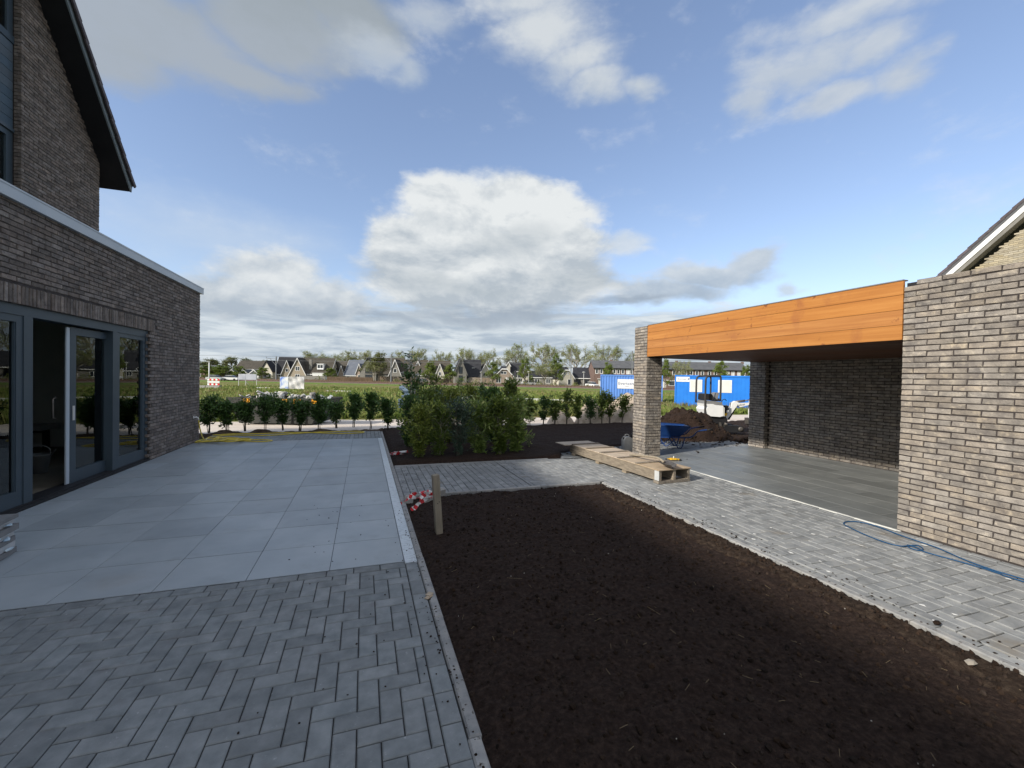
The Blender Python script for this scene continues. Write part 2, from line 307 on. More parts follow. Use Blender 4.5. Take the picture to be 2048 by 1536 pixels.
M['interior'] = pm('interior', [(0.62, 0.64, 0.60), (0.66, 0.68, 0.64)], 2, 0.9)
M['interior_floor'] = pm('interior_floor', [(0.16, 0.145, 0.12), (0.22, 0.20, 0.17)], 3, 0.8, 0.2, 30)
M['poster'] = pm('poster', [(0.10, 0.20, 0.60), (0.55, 0.62, 0.75), (0.78, 0.78, 0.76)], 1.6, 0.6, detail=2)
M['tarp'] = pm('tarp', [(0.40, 0.40, 0.40), (0.55, 0.55, 0.55), (0.66, 0.66, 0.66)], 1.2, 0.6, 0.5, 4, bdist=0.1)
M['board'] = pm('board', [(0.34, 0.36, 0.42), (0.46, 0.48, 0.54)], 1.0, 0.6)
M['wrap'] = pm('wrap', [(0.40, 0.55, 0.66), (0.62, 0.72, 0.78)], 9, 0.35, 0.5, 20, spec=0.6)
M['straw'] = pm('straw', [(0.16, 0.12, 0.07), (0.30, 0.23, 0.14)], 5, 0.9)
M['pebble'] = pm('pebble', [(0.22, 0.20, 0.17), (0.36, 0.33, 0.29)], 9, 0.8, var=0.3)
M['splash'] = pm('splash', [(0.62, 0.62, 0.60), (0.75, 0.75, 0.72)], 9, 0.8)
M['roof_black'] = pm('roof_black', [(0.020, 0.021, 0.026), (0.038, 0.039, 0.045)], 1.2, 0.8, 0.4, 6, 0.15)
M['roof_blue'] = pm('roof_blue', [(0.10, 0.115, 0.145), (0.14, 0.155, 0.185)], 1.2, 0.7, 0.3, 6)
M['roof_brown'] = pm('roof_brown', [(0.052, 0.046, 0.036), (0.088, 0.077, 0.06)], 1.2, 0.8, 0.4, 6, 0.15)
M['roof_grey'] = pm('roof_grey', [(0.085, 0.088, 0.095), (0.12, 0.122, 0.128)], 0.8, 0.8, 0.3, 6)
M['wall_beige'] = pm('wall_beige', [(0.29, 0.25, 0.19), (0.37, 0.32, 0.25)], 2.5, 0.9, 0.3, 10)
M['wall_grey'] = pm('wall_grey', [(0.17, 0.165, 0.15), (0.24, 0.23, 0.21)], 2.5, 0.9, 0.3, 10)
M['wall_cream'] = pm('wall_cream', [(0.44, 0.42, 0.35), (0.52, 0.49, 0.42)], 2.5, 0.9, 0.3, 10)
M['wall_pink'] = pm('wall_pink', [(0.29, 0.23, 0.185), (0.37, 0.30, 0.25)], 2.5, 0.9, 0.3, 10)
M['wall_brown'] = pm('wall_brown', [(0.135, 0.09, 0.078), (0.20, 0.14, 0.12)], 2.5, 0.9, 0.3, 10)
M['fencewood'] = pm('fencewood', [(0.14, 0.11, 0.085), (0.24, 0.20, 0.16)], 3, 0.9, 0.3, 10, 0.3)
M['farglass'] = pm('farglass', [(0.02, 0.025, 0.03), (0.06, 0.07, 0.08)], 0.6, 0.15, spec=0.6)
M['blind'] = pm('blind', [(0.60, 0.60, 0.58), (0.66, 0.66, 0.64)], 2, 0.7)
M['pane'] = glassm('pane')
M['reed'] = leafm('reed', [(0.20, 0.14, 0.09), (0.33, 0.24, 0.16)], 0.8, 0.2)
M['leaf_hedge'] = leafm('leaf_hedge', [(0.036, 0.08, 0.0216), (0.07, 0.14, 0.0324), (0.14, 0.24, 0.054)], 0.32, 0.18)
M['leaf_olive'] = leafm('leaf_olive', [(0.0634, 0.1046, 0.0211), (0.1267, 0.1807, 0.0316), (0.2746, 0.3234, 0.0527)], 0.38, 0.25)
M['leaf_lime'] = leafm('leaf_lime', [(0.0936, 0.142, 0.025), (0.2059, 0.2506, 0.0437), (0.3744, 0.4009, 0.078)], 0.4, 0.3)
M['leaf_blue'] = leafm('leaf_blue', [(0.034, 0.062, 0.038), (0.065, 0.108, 0.07), (0.125, 0.18, 0.12)], 0.42, 0.15)
M['leaf_pale'] = leafm('leaf_pale', [(0.12, 0.1856, 0.0429), (0.24, 0.3248, 0.078), (0.528, 0.5568, 0.2145)], 0.32, 0.25)
M['blossom'] = leafm('blossom', [(0.55, 0.52, 0.46), (0.75, 0.73, 0.68)], 0.6, 0.3)
M['leaf_spring'] = leafm('leaf_spring', [(0.15, 0.19, 0.05), (0.25, 0.29, 0.085), (0.34, 0.36, 0.15)], 0.6, 0.3)
M['leaf_green'] = leafm('leaf_green', [(0.085, 0.13, 0.02), (0.15, 0.21, 0.033), (0.23, 0.29, 0.055)], 0.6, 0.3)
M['rops'] = pm('rops', [(0.03, 0.028, 0.028), (0.05, 0.046, 0.044)], 5, 0.5)
M['leaf_tree'] = leafm('leaf_tree', [(0.09, 0.115, 0.03), (0.15, 0.17, 0.05), (0.23, 0.24, 0.09)], 0.6, 0.3)

# ------------------------------------------------------------------ mesh helpers
class MB:
    """collects shapes; build() links them as ONE mesh object"""
    def __init__(s): s.v, s.f, s.mi, s.rn, s.sm = [], [], [], [], []
    def add(s, vs, fs, mi=0, rnd=None, smooth=False):
        o = len(s.v); s.v.extend([tuple(x) for x in vs]); r = random.random() if rnd is None else rnd
        for f in fs:
            s.f.append([i+o for i in f]); s.mi.append(mi); s.rn.append(r); s.sm.append(smooth)
        return s
    def box(s, x0, x1, y0, y1, z0, z1, mi=0, M=None, rnd=None):
        vs = [Vector((x, y, z)) for z in (z0, z1) for y in (y0, y1) for x in (x0, x1)]
        if M is not None: vs = [M @ v for v in vs]
        return s.add(vs, [(0, 2, 3, 1), (4, 5, 7, 6), (0, 1, 5, 4), (2, 6, 7, 3), (0, 4, 6, 2), (1, 3, 7, 5)], mi, rnd)
    def bar(s, a, b, w, h=None, mi=0, up=(0, 0, 1)):
        a, b = Vector(a), Vector(b); h = h or w; d = (b-a).normalized(); u = Vector(up)
        if abs(d.dot(u)) > 0.97: u = Vector((0, 1, 0))
        x = d.cross(u).normalized(); y = x.cross(d).normalized()
        vs = [p+x*(i*w/2)+y*(j*h/2) for p in (a, b) for (i, j) in ((-1, -1), (1, -1), (1, 1), (-1, 1))]
        return s.add(vs, [(3, 2, 1, 0), (4, 5, 6, 7), (0, 1, 5, 4), (1, 2, 6, 5), (2, 3, 7, 6), (3, 0, 4, 7)], mi)
    def prism(s, poly, ext, mi=0):
        """poly = 3D outline, ext = extrusion vector"""
        e = Vector(ext); p = [Vector(q) for q in poly]; n = len(p)
        nrm = Vector((0, 0, 0))
        for i in range(n): nrm += p[i].cross(p[(i+1) % n])
        if nrm.dot(e) > 0: p = p[::-1]
        return s.add(p+[q+e for q in p], [tuple(range(n)), tuple(range(2*n-1, n-1, -1))] + [((i+1) % n, i, n+i, n+(i+1) % n) for i in range(n)], mi)
    def tube(s, pts, rad, n=6, mi=0, cap=True, rnd=None):
        pts = [Vector(p) for p in pts]; m = len(pts)
        if isinstance(rad, (int, float)): rad = [rad]*m
        vs = []; prev = None
        for i, p in enumerate(pts):
            d = (pts[min(i+1, m-1)]-pts[max(i-1, 0)]).normalized()
            if prev is None:
                u = Vector((0, 0, 1)) if abs(d.z) < 0.9 else Vector((1, 0, 0)); x = d.cross(u).normalized()
            else: x = (prev-d*prev.dot(d)).normalized()
            prev = x; y = d.cross(x)
            for k in range(n):
                a = 2*pi*k/n; vs.append(p+(x*cos(a)+y*sin(a))*rad[i])
        fs = [(i*n+k, i*n+(k+1) % n, (i+1)*n+(k+1) % n, (i+1)*n+k) for i in range(m-1) for k in range(n)]
        if cap: fs += [tuple(range(n-1, -1, -1)), tuple(range((m-1)*n, m*n))]
        return s.add(vs, fs, mi, rnd, True)
    def lathe(s, prof, c=(0, 0, 0), n=16, mi=0, M=None):
        c = Vector(c); vs = []
        for (r, z) in prof:
            for k in range(n):
                v = Vector((r*cos(2*pi*k/n), r*sin(2*pi*k/n), z)); vs.append((M @ v if M is not None else v)+c)
        m = len(prof)
        fs = [(i*n+k, i*n+(k+1) % n, (i+1)*n+(k+1) % n, (i+1)*n+k) for i in range(m-1) for k in range(n)]
        fs += [tuple(range(n-1, -1, -1)), tuple(range((m-1)*n, m*n))]
        return s.add(vs, fs, mi, None, True)
    def blob(s, c, r, mi=0, rough=0.25, sub=0, squash=1.0):
        """uneven lump"""
        g = 0.618; t = (1+5**.5)/2
        vs = [Vector(q).normalized() for q in ((-1, t, 0), (1, t, 0), (-1, -t, 0), (1, -t, 0), (0, -1, t), (0, 1, t), (0, -1, -t), (0, 1, -t), (t, 0, -1), (t, 0, 1), (-t, 0, -1), (-t, 0, 1))]
        fs = [(0, 11, 5), (0, 5, 1), (0, 1, 7), (0, 7, 10), (0, 10, 11), (1, 5, 9), (5, 11, 4), (11, 10, 2), (10, 7, 6), (7, 1, 8), (3, 9, 4), (3, 4, 2), (3, 2, 6), (3, 6, 8), (3, 8, 9), (4, 9, 5), (2, 4, 11), (6, 2, 10), (8, 6, 7), (9, 8, 1)]
        R = r if isinstance(r, tuple) else (r, r, r*squash)
        out = []
        for q in vs:
            k = 1+random.uniform(-rough, rough); out.append(Vector(c)+Vector((q.x*R[0]*k, q.y*R[1]*k, q.z*R[2]*k)))
        return s.add(out, fs, mi)
    def leaf(s, p, d, ln, w, mi=0, rnd=None, fold=0.25):
        """a leaf: two triangles folded along its rib"""
        p = Vector(p); d = d.normalized(); u = Vector((random.gauss(0, 1), random.gauss(0, 1), random.gauss(0, 1)))
        x = d.cross(u)
        if x.length < 1e-4: x = Vector((1, 0, 0))
        x.normalize(); nn = x.cross(d)
        m = p+d*ln*0.45
        return s.add([p, m+x*w/2+nn*w*fold, p+d*ln, m-x*w/2+nn*w*fold], [(0, 1, 2), (0, 2, 3)], mi, rnd)
    def mesh(s, name, mats):
        me = bpy.data.meshes.new(name); me.from_pydata(s.v, [], s.f)
        for m in (mats if isinstance(mats, (list, tuple)) else [mats]): me.materials.append(m)
        n = len(s.f)
        me.polygons.foreach_set('material_index', s.mi); me.polygons.foreach_set('use_smooth', s.sm)
        a = me.attributes.new('rnd', 'FLOAT', 'FACE'); a.data.foreach_set('value', s.rn)
        me.update(); return me
    def build(s, name, mats, parent=None, world=False, label=None, cat=None, group=None, kind=None, loc=None, rotz=0, rot=None):
        return link(name, s.mesh(name, mats), parent, world, label, cat, group, kind, loc, rotz, rot)
def tag(o, label=None, cat=None, group=None, kind=None):
    if label: o['label'] = label
    if cat: o['category'] = cat
    if group: o['group'] = group
    if kind: o['kind'] = kind
    return o
def top_loc(p):
    v = Vector((0, 0, 0))
    while p is not None: v += p.location; p = p.parent
    return v
def link(name, me, parent=None, world=False, label=None, cat=None, group=None, kind=None, loc=None, rotz=0, rot=None):
    o = bpy.data.objects.new(name, me); COL.objects.link(o)
    if parent is not None:
        o.parent = parent
        if world:                                   # mesh given in world coordinates; all ancestors are unrotated
            w = Vector((0, 0, 0)); q = parent
            while q is not None: w += q.location; w += q.matrix_parent_inverse.translation; q = q.parent
            o.matrix_parent_inverse = Matrix.Translation(-w)
    if loc is not None: o.location = loc
    if rot is not None: o.rotation_euler = rot
    elif rotz: o.rotation_euler = (0, 0, rotz)
    return tag(o, label, cat, group, kind)
def thing(name, label, cat, loc=(0, 0, 0), rotz=0, group=None, kind=None):
    o = bpy.data.objects.new(name, None); COL.objects.link(o); o.location = loc; o.rotation_euler = (0, 0, rotz); o.empty_display_size = 0.2
    return tag(o, label, cat, group, kind)
def dup(root, loc=None, rotz=None, label=None, scale=None):
    r = root.copy(); COL.objects.link(r)
    if loc is not None: r.location = loc
    if rotz is not None: r.rotation_euler = (0, 0, rotz)
    if scale is not None: r.scale = scale
    if label: r['label'] = label
    for ch in list(root.children):
        c = ch.copy(); COL.objects.link(c); c.parent = r
        for g in list(ch.children):
            d = g.copy(); COL.objects.link(d); d.parent = c
    return r
def cham(lx, ly, lz, c=0.006, jit=0.0, bottom=False):
    """block centred on x,y with its top at z=0, the top edges chamfered"""
    x, y = lx/2, ly/2
    vs = [(-x, -y, -lz), (x, -y, -lz), (x, y, -lz), (-x, y, -lz), (-x, -y, -c), (x, -y, -c), (x, y, -c), (-x, y, -c), (-x+c, -y+c, 0), (x-c, -y+c, 0), (x-c, y-c, 0), (-x+c, y-c, 0)]
    vs = [(a+random.uniform(-jit, jit), b+random.uniform(-jit, jit), z) for a, b, z in vs]
    fs = [(0, 1, 5, 4), (1, 2, 6, 5), (2, 3, 7, 6), (3, 0, 4, 7), (4, 5, 9, 8), (5, 6, 10, 9), (6, 7, 11, 10), (7, 4, 8, 11), (8, 9, 10, 11)]
    if bottom: fs.append((3, 2, 1, 0))
    return vs, fs
def brickshape(lx, lz, seed, dep=0.05):
    """hand-moulded brick: length along x, face towards -y at y=0, centred in x and z; corners and face uneven"""
    rr = random.Random(seed); u = lambda a: rr.uniform(-a, a)
    x, z = lx/2, lz/2; c = 0.005
    vs = []
    for (a, b) in ((-1, -1), (1, -1), (1, 1), (-1, 1)): vs.append((a*x+u(.002), dep, b*z+u(.0015)))
    for (a, b) in ((-1, -1), (1, -1), (1, 1), (-1, 1)): vs.append((a*x+u(.003), c+u(.002), b*z+u(.003)))
    for (a, b) in ((-1, -1), (1, -1), (1, 1), (-1, 1)): vs.append((a*(x-c)+u(.003), u(.003), b*(z-c)+u(.0022)))
    m = (u(.03), u(.003), z-c+u(.002)); n = (u(.03), u(.003), -z+c+u(.002))
    vs += [m, n]
    fs = [(0, 1, 5, 4), (1, 2, 6, 5), (2, 3, 7, 6), (3, 0, 4, 7), (4, 5, 9, 13, 8), (5, 6, 10, 9), (6, 7, 11, 12, 10), (7, 4, 8, 11), (8, 13, 12, 11), (13, 9, 10, 12)]
    return vs, fs
def inview(P):
    q = np.array([P[0], P[1], P[2]-H]); w = q@FWD
    if w < 0.15: return None
    u, v = q@RIGHT/w*FPX+1024, q@DOWN/w*FPX+768
    return (u, v, w)
def pieces(parent, name, items, shapes, mat, limit=300, label=None):
    """items = (shape key, matrix).  The pieces that show largest in the photo become objects (sharing mesh data), the rest one joined part of kind stuff."""
    sc = []
    for i, (k, mx) in enumerate(items):
        vs = shapes[k][0]; xs = []
        for q in (vs[4:12] if len(vs) >= 12 else vs):
            r = inview(mx @ Vector(q))
            if r is None: xs = None; break
            xs.append(r)
        a = 0
        if xs:
            us = [r[0] for r in xs]; vv = [r[1] for r in xs]
            du = min(max(us), 2048)-max(min(us), 0); dv = min(max(vv), 1536)-max(min(vv), 0)
            if du > 0 and dv > 0: a = du*dv
        sc.append((a, i))
    sc.sort(reverse=True); chosen = set(i for a, i in sc[:limit] if a > 30)
    meshes = {}
    rest = MB()
    for i, (k, mx) in enumerate(items):
        if i in chosen:
            if k not in meshes:
                b = MB(); b.add(*shapes[k], rnd=0.0); meshes[k] = b.mesh(name, mat)
            o = bpy.data.objects.new(name, meshes[k]); COL.objects.link(o)
            if parent is not None:
                o.parent = parent; w = Vector((0, 0, 0)); q = parent
                while q is not None: w += q.location; w += q.matrix_parent_inverse.translation; q = q.parent
                o.matrix_parent_inverse = Matrix.Translation(-w)
            o.matrix_basis = mx
        else:
            rest.add([mx @ Vector(q) for q in shapes[k][0]], shapes[k][1])
    if rest.f: rest.build(name, mat, parent, world=True, kind='stuff')
def spline(P, n=8, closed=False):
    P = [Vector(p) for p in P]; out = []; m = len(P)
    for i in range(m if closed else m-1):
        a, b, c, d = (P[(i-1) % m], P[i], P[(i+1) % m], P[(i+2) % m]) if closed else (P[max(i-1, 0)], P[i], P[i+1], P[min(i+2, m-1)])
        for k in range(n):
            t = k/n; out.append(0.5*((2*b)+(c-a)*t+(2*a-5*b+4*c-d)*t*t+(3*b-a-3*c+d)*t**3))
    out.append(P[0] if closed else P[-1]); return out
def nz3(x, y, z=0.0, s=1.0): return noise.noise(Vector((x*s, y*s, z*s)))
def fb(x, y, s=1.0, o=4, z=0.0):
    a, r = 1.0, 0.0
    for i in range(o): r += a*noise.noise(Vector((x*s, y*s, z+i*7.3))); s *= 2.03; a *= 0.5
    return r
def sstep(x, a, b):
    t = max(0.0, min(1.0, (x-a)/(b-a))); return t*t*(3-2*t)
def sheet(xs, ys, fz, name, mat, **k):
    b = MB(); nx = len(xs)
    vs = [(x, y, fz(x, y)) for y in ys for x in xs]
    fs = [(j*nx+i, j*nx+i+1, (j+1)*nx+i+1, (j+1)*nx+i) for j in range(len(ys)-1) for i in range(nx-1)]
    b.add(vs, fs, 0, 0.5, True); return b.build(name, mat, **k)
def frange(a, b, n): return [a+(b-a)*i/n for i in range(n+1)]
def text_mesh(body, size, depth=0.0):
    cu = bpy.data.curves.new('lettering', 'FONT'); cu.body = body; cu.size = size; cu.extrude = depth; cu.align_x = 'CENTER'; cu.align_y = 'CENTER'; cu.resolution_u = 2
    o = bpy.data.objects.new('lettering', cu); COL.objects.link(o)
    me = bpy.data.meshes.new_from_object(o.evaluated_get(bpy.context.evaluated_depsgraph_get()))
    bpy.data.objects.remove(o); bpy.data.curves.remove(cu); return me

# ------------------------------------------------------------------ terrain
def hz(x, y):
    z = -0.10-0.06*sstep(y, 13.3, 14.6)-0.20*sstep(y, 14.5, 20.5)-0.34*sstep(y, 20.5, 25)
    if y > 14: z += 0.03*nz3(x, y, 0, 0.35)*sstep(y, 14, 16)
    return z
ysr = [-80, -40, -15, -5, 2, 8, 12]+frange(13, 27, 28)+frange(28, 60, 22)+frange(65, 140, 15)+[170, 220, 300, 450, 700, 1200]
xsr = [-700, -400, -250, -160, -110]+frange(-80, 80, 64)+[110, 160, 250, 400, 700]
def ground_z(x, y): return hz(x, y)-0.6*sstep(x, 5, 7.5)*sstep(y, 8, 12)*(1-sstep(y, 13, 18))*(1-sstep(x, 18, 24))-(0.05 if 13 < y < 20 else 0)
sheet(xsr, ysr, ground_z, 'ground', M['field'], kind='structure')
sheet(frange(-40, 60, 100), frange(13.2, 20.6, 26), lambda x, y: hz(x, y)+0.012+0.02*nz3(x, y, 3, 0.8)+0.012*nz3(x*0.3, y, 5, 2.5)-0.10*sstep(y+0.5*nz3(x, 0, 9, 0.5), 19.9, 20.5), 'sand_road', M['sand'], kind='structure')
# ------------------------------------------------------------------ paved surfaces
def herring(x0, x1, y0, y1, ox, oy, w=0.1035, c=2, inside=None):
    """pieces (cx, cy, lx, ly) of a herringbone cut to the rectangle"""
    out = []
    for i in range(int((x0-ox)/w)-3, int((x1-ox)/w)+3):
        for j in range(int((y0-oy)/w)-3, int((y1-oy)/w)+3):
            k = (i+j+c) % 4
            if k == 0: a = (ox+i*w, ox+(i+2)*w, oy+j*w, oy+(j+1)*w)
            elif k == 2: a = (ox+i*w, ox+(i+1)*w, oy+j*w, oy+(j+2)*w)
            else: continue
            a = (max(a[0], x0), min(a[1], x1), max(a[2], y0), min(a[3], y1))
            if a[1]-a[0] < 0.02 or a[3]-a[2] < 0.02: continue
            if inside and not inside((a[0]+a[1])/2, (a[2]+a[3])/2): continue
            out.append(a)
    return out
def rects(x0, x1, y0, y1, lx, ly, shift=0.5, along='x'):
    out = []; r = 0
    if along == 'x':
        y = y0
        while y < y1-0.02:
            x = x0-(lx*shift if r % 2 else 0)
            while x < x1-0.02:
                a = (max(x, x0), min(x+lx, x1), y, min(y+ly, y1))
                if a[1]-a[0] > 0.02: out.append(a)
                x += lx
            y += ly; r += 1
    else:
        x = x0
        while x < x1-0.02:
            y = y0-(ly*shift if r % 2 else 0)
            while y < y1-0.02:
                a = (x, min(x+lx, x1), max(y, y0), min(y+ly, y1))
                if a[3]-a[2] > 0.02: out.append(a)
                y += ly
            x += lx; r += 1
    return out
def paving(parent, name, R, mat, gap=0.0055, gapy=None, th=0.06, c=0.005, jz=0.0025, tilt=0.004, limit=300, zt=0.0):
    shapes, items = {}, []
    for (a, b, c0, d) in R:
        lx, ly = round(b-a-gap, 3), round(d-c0-(gapy or gap), 3); k = (lx, ly)
        if k not in shapes: shapes[k] = cham(lx, ly, th, c)
        mx = Matrix.Translation(((a+b)/2, (c0+d)/2, zt+random.uniform(-jz, jz))) @ Matrix.Rotation(random.uniform(-tilt, tilt), 4, 'X') @ Matrix.Rotation(random.uniform(-tilt, tilt), 4, 'Y')
        items.append((k, mx))
    pieces(parent, name, items, shapes, mat, limit)
# terrace in front: herringbone with a border course
terrace = thing('paved_terrace', None, None, (-2, 2, -0.07), kind='structure')
MB().box(-6.5, 0.458, -2.5, 3.77, -0.075, -0.010).build('joint_sand', M['jointsand'], terrace, world=True, kind='stuff')
Rt = herring(-5.2, 0.353, 0.2, 3.665, -0.012, 2.143)
Rt += [(0.354, 0.457, 1.938-0.207*(8-i), 1.938-0.207*(7-i)) for i in range(16)]+[(0.354, 0.457, 3.596, 3.736)]
Rt += [(0.353-0.2075*(i+1), 0.353-0.2075*i, 3.667, 3.768) for i in range(28)]
paving(terrace, 'paver', Rt, M['paver'], jz=0.0016)
# tiled patio
patio = thing('tiled_patio', None, None, (-1.7, 7.6, -0.07), kind='structure')
MB().box(-3.66, 0.352, 3.771, 11.50, -0.075, -0.006).build('joint_bed', M['joint'], patio, world=True)
Rp = []
for i in range(7):
    for j in range(13):
        a, b = 0.350-0.600*(i+1), 0.350-0.600*i
        Rp.append((max(a, -3.655), b, 3.775+0.5946*j, 3.775+0.5946*(j+1)))
paving(patio, 'tile', Rp, M['tile'], gap=0.0045, gapy=0.009, c=0.0008, jz=0.0012, tilt=0.0011)
# strip of pavers beyond the patio
strip = thing('paved_strip', None, None, (-1.7, 12.2, -0.07), kind='structure')
MB().box(-3.66, 0.458, 11.503, 13.03, -0.075, -0.012).build('joint_sand', M['jointsand'], strip, world=True, kind='stuff')
Rs = rects(-3.66, 0.458, 11.505, 13.0, 0.104, 0.208, 0.5, 'y')
paving(strip, 'paver', Rs, M['paver'], jz=0.0015)
# garden path
def soiledge(x):                              # far, ragged edge of the paving where the soil lies over it
    return 8.35+0.55*sstep(x, 4.2, 5.2)+0.35*sstep(x, 5.5, 7)+0.25*nz3(x, 0, 2, 1.1)-0.5*sstep(-x, -4.15, -3.75)
path = thing('paved_path', None, None, (4.5, 4, -0.07), kind='structure')
MB().box(0.525, 5.600, 5.90, 7.82, -0.075, -0.012).box(3.61, 5.600, -1.6, 5.90, -0.075, -0.012).box(3.90, 9.6, 7.82, 9.45, -0.075, -0.012).build('joint_sand', M['jointsand'], path, world=True, kind='stuff')
Rg = rects(0.525, 2.40, 5.905, 7.72, 0.1035, 0.208, 0.5, 'y')
Rg += herring(2.402, 5.52, 5.905, 7.72, 3.70, 5.90)
Rg += herring(3.70, 5.52, -0.6, 5.900, 3.70, 5.90)
Rg += [(0.525+0.2075*i, 0.525+0.2075*(i+1), 7.722, 7.822) for i in range(16)]
Rg += [(3.614, 3.696, 5.88-0.2075*(i+1), 5.88-0.2075*i) for i in range(31)]
Rg += [(5.522, 5.598, 7.6-0.2075*(i+1), 7.6-0.2075*i) for i in range(39)]
Rg += herring(3.85, 9.5, 7.83, 9.4, 3.70, 5.90, inside=lambda x, y: y < soiledge(x)+0.12 and not (5.60 < x < 9.3 and y < 8.22))
paving(path, 'paver', Rg, M['path_paver'], gap=0.0075, jz=0.003, tilt=0.008)
# concrete edging round the front bed
edge = thing('bed_edging', None, None, (2, 3, -0.1), kind='structure')
shapes, items = {'y': cham(0.060, 0.996, 0.14, 0.008, 0.0, True), 'x': cham(0.996, 0.060, 0.14, 0.008, 0.0, True)}, []
for i in range(9): items.append(('y', Matrix.Translation((0.490+random.uniform(-.003, .003), 0.33+1.0*i if i < 8 else 8.33, 0.004)) @ Matrix.Rotation(random.uniform(-.004, .004), 4, 'Z')))
for i in range(9, 13): items.append(('y', Matrix.Translation((0.490, 0.33+1.0*i, 0.004))))
for i in range(8): items.append(('y', Matrix.Translation((3.578+random.uniform(-.004, .004), 5.33-1.0*i, 0.006)) @ Matrix.Rotation(random.uniform(-.004, .004), 4, 'Z')))
for i in range(3): items.append(('x', Matrix.Translation((1.03+1.0*i, 5.868+random.uniform(-.003, .003), 0.006))))
for i in range(3): items.append(('x', Matrix.Translation((1.03+1.0*i, 7.855, 0.004))))
pieces(edge, 'edging_stone', items, shapes, M['edging'])
# light mortar strip along the pavilion floor
mb = MB()
yy = frange(3.0, 7.56, 60)
for a, b in zip(yy[:-1], yy[1:]):
    w = 0.012+0.012*nz3(a, 0, 1, 2.3)
    if w > 0.004: mb.box(5.606-w, 5.624, a, b, -0.03, 0.003+0.003*random.random())
mb.build('mortar_strip', M['offwhite'], path, world=True)
# ------------------------------------------------------------------ soil beds
def bedz(x, y):
    e = min(x-0.52, 3.548-x, 5.838-y)
    return -0.012+0.018*fb(x, y, 3.2, 4)+0.013*fb(x, y, 15, 3)+0.020*sstep(e, 0, 0.5)-0.02*sstep(-e, -0.08, 0.0)
front = sheet(frange(0.521, 3.547, 130), frange(-1.0, 5.837, 290), bedz, 'front_soil_bed', [M['peat']], kind='structure')
# the lighter brown margin along the path is a raised sheet with its own material
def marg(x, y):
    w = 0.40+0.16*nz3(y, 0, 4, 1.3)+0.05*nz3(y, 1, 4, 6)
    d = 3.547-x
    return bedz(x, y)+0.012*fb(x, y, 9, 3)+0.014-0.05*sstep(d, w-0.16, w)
sheet(frange(2.95, 3.546, 30), frange(-1.0, 5.3, 190), marg, 'soil_margin', M['peat_pale'], kind='structure')
def rearz(x, y):
    z = 0.035+0.03*fb(x, y, 1.1, 3)+0.02*fb(x, y, 6, 3)
    if x > 3.7:
        z -= 0.16*(1-sstep(y, soiledge(x)-0.12, soiledge(x)+0.15))
    z -= 0.10*(1-sstep(y, 7.885, 7.96))
    z -= 0.09*(1-sstep(x, 0.523, 0.60))
    z -= 0.20*sstep(y+0.22*nz3(x, 0, 6, 1.2)+0.08*nz3(x, 0, 8, 5), 13.45, 13.85)
    z -= 0.05*sstep(x, 8.6, 9.7)*sstep(y, 8.9, 10.2)*(1-sstep(y, 11.8, 13.4))
    return z
sheet(frange(0.522, 16.0, 210), frange(7.886, 14.1, 96), rearz, 'rear_soil_bed', M['peat'], kind='structure')
def hedgez(x, y):
    return -0.09+0.13*math.exp(-((y-13.42)/0.24)**2)*(0.35+0.9*max(0, nz3(x, 0, 2, 2.1)+0.35))+0.03*fb(x, y, 6, 3)
sheet(frange(-6.0, 0.56, 110), frange(13.04, 13.95, 16), hedgez, 'hedge_soil', M['soil'], kind='structure')
# crumbs, straw and pebbles
mb = MB()
for i in range(9000):
    y = -0.6+6.4*random.random()**1.6; x = random.uniform(0.53, 3.54)
    r = random.choice((.003, .004, .005, .006, .007, .009, .013))*random.uniform(.7, 1.4)
    mb.blob((x, y, bedz(x, y)+r*0.3), r, 0, 0.35)
mb.build('soil_clods', M['clod'], kind='stuff')
mb = MB()
for i in range(900):
    y = -0.6+6.2*random.random(); d = abs(random.gauss(0, .17)); x = 3.545-d
    mb.blob((x, y, max(marg(x, y), bedz(x, y))+0.004), random.uniform(.004, .016), 0, 0.35)
for i in range(260):
    x, y = random.uniform(3.55, 3.64)+abs(random.gauss(0, .10)), random.uniform(0.2, 5.6)
    mb.blob((x, y, 0.004), random.uniform(.003, .010), 0, 0.4, squash=.5)
for i in range(200):
    x, y = 0.50-abs(random.gauss(0, .07)), random.uniform(0.5, 5.4)
    mb.blob((x, y, 0.004), random.uniform(.003, .008), 0, 0.4, squash=.5)
for i in range(60):
    x, y = random.uniform(-.6, .4), random.uniform(1.0, 5.8)
    mb.blob((x, y, 0.003), random.uniform(.003, .007), 0, 0.4, squash=.5)
for i in range(160):
    x = random.uniform(4.0, 9.2); y = soiledge(x)+random.gauss(0, .16)
    mb.blob((x, y, 0.004), random.uniform(.006, .03), 0, 0.4, squash=.6)
for i in range(70):
    x, y = random.uniform(.52, .6)+abs(random.gauss(0, .3)), random.uniform(5.95, 7.8)
    mb.blob((x, y, 0.004), random.uniform(.003, .008), 0, 0.4, squash=.6)
mb.build('soil_crumbs', M['clod'], kind='stuff')
mb = MB()
for i in range(150):
    y = -0.3+6.0*random.random()**1.2; x = random.uniform(0.6, 3.4); z = bedz(x, y)+0.006; a = random.uniform(0, pi); l = random.uniform(.006, .028)*(2 if i < 8 else 1)
    mb.bar((x-l*cos(a), y-l*sin(a), z), (x+l*cos(a), y+l*sin(a), z+random.uniform(-.006, .012)), 0.0014, 0.0012)
mb.build('straw_bits', M['straw'], kind='stuff')
mb = MB()
for i in range(50):
    y = -0.3+6.0*random.random()**1.1; x = random.uniform(0.56, 3.53); mb.blob((x, y, bedz(x, y)+0.006), random.uniform(.002, .006), 0, 0.3)
mb.build('light_pebbles', M['pebble'], kind='stuff')
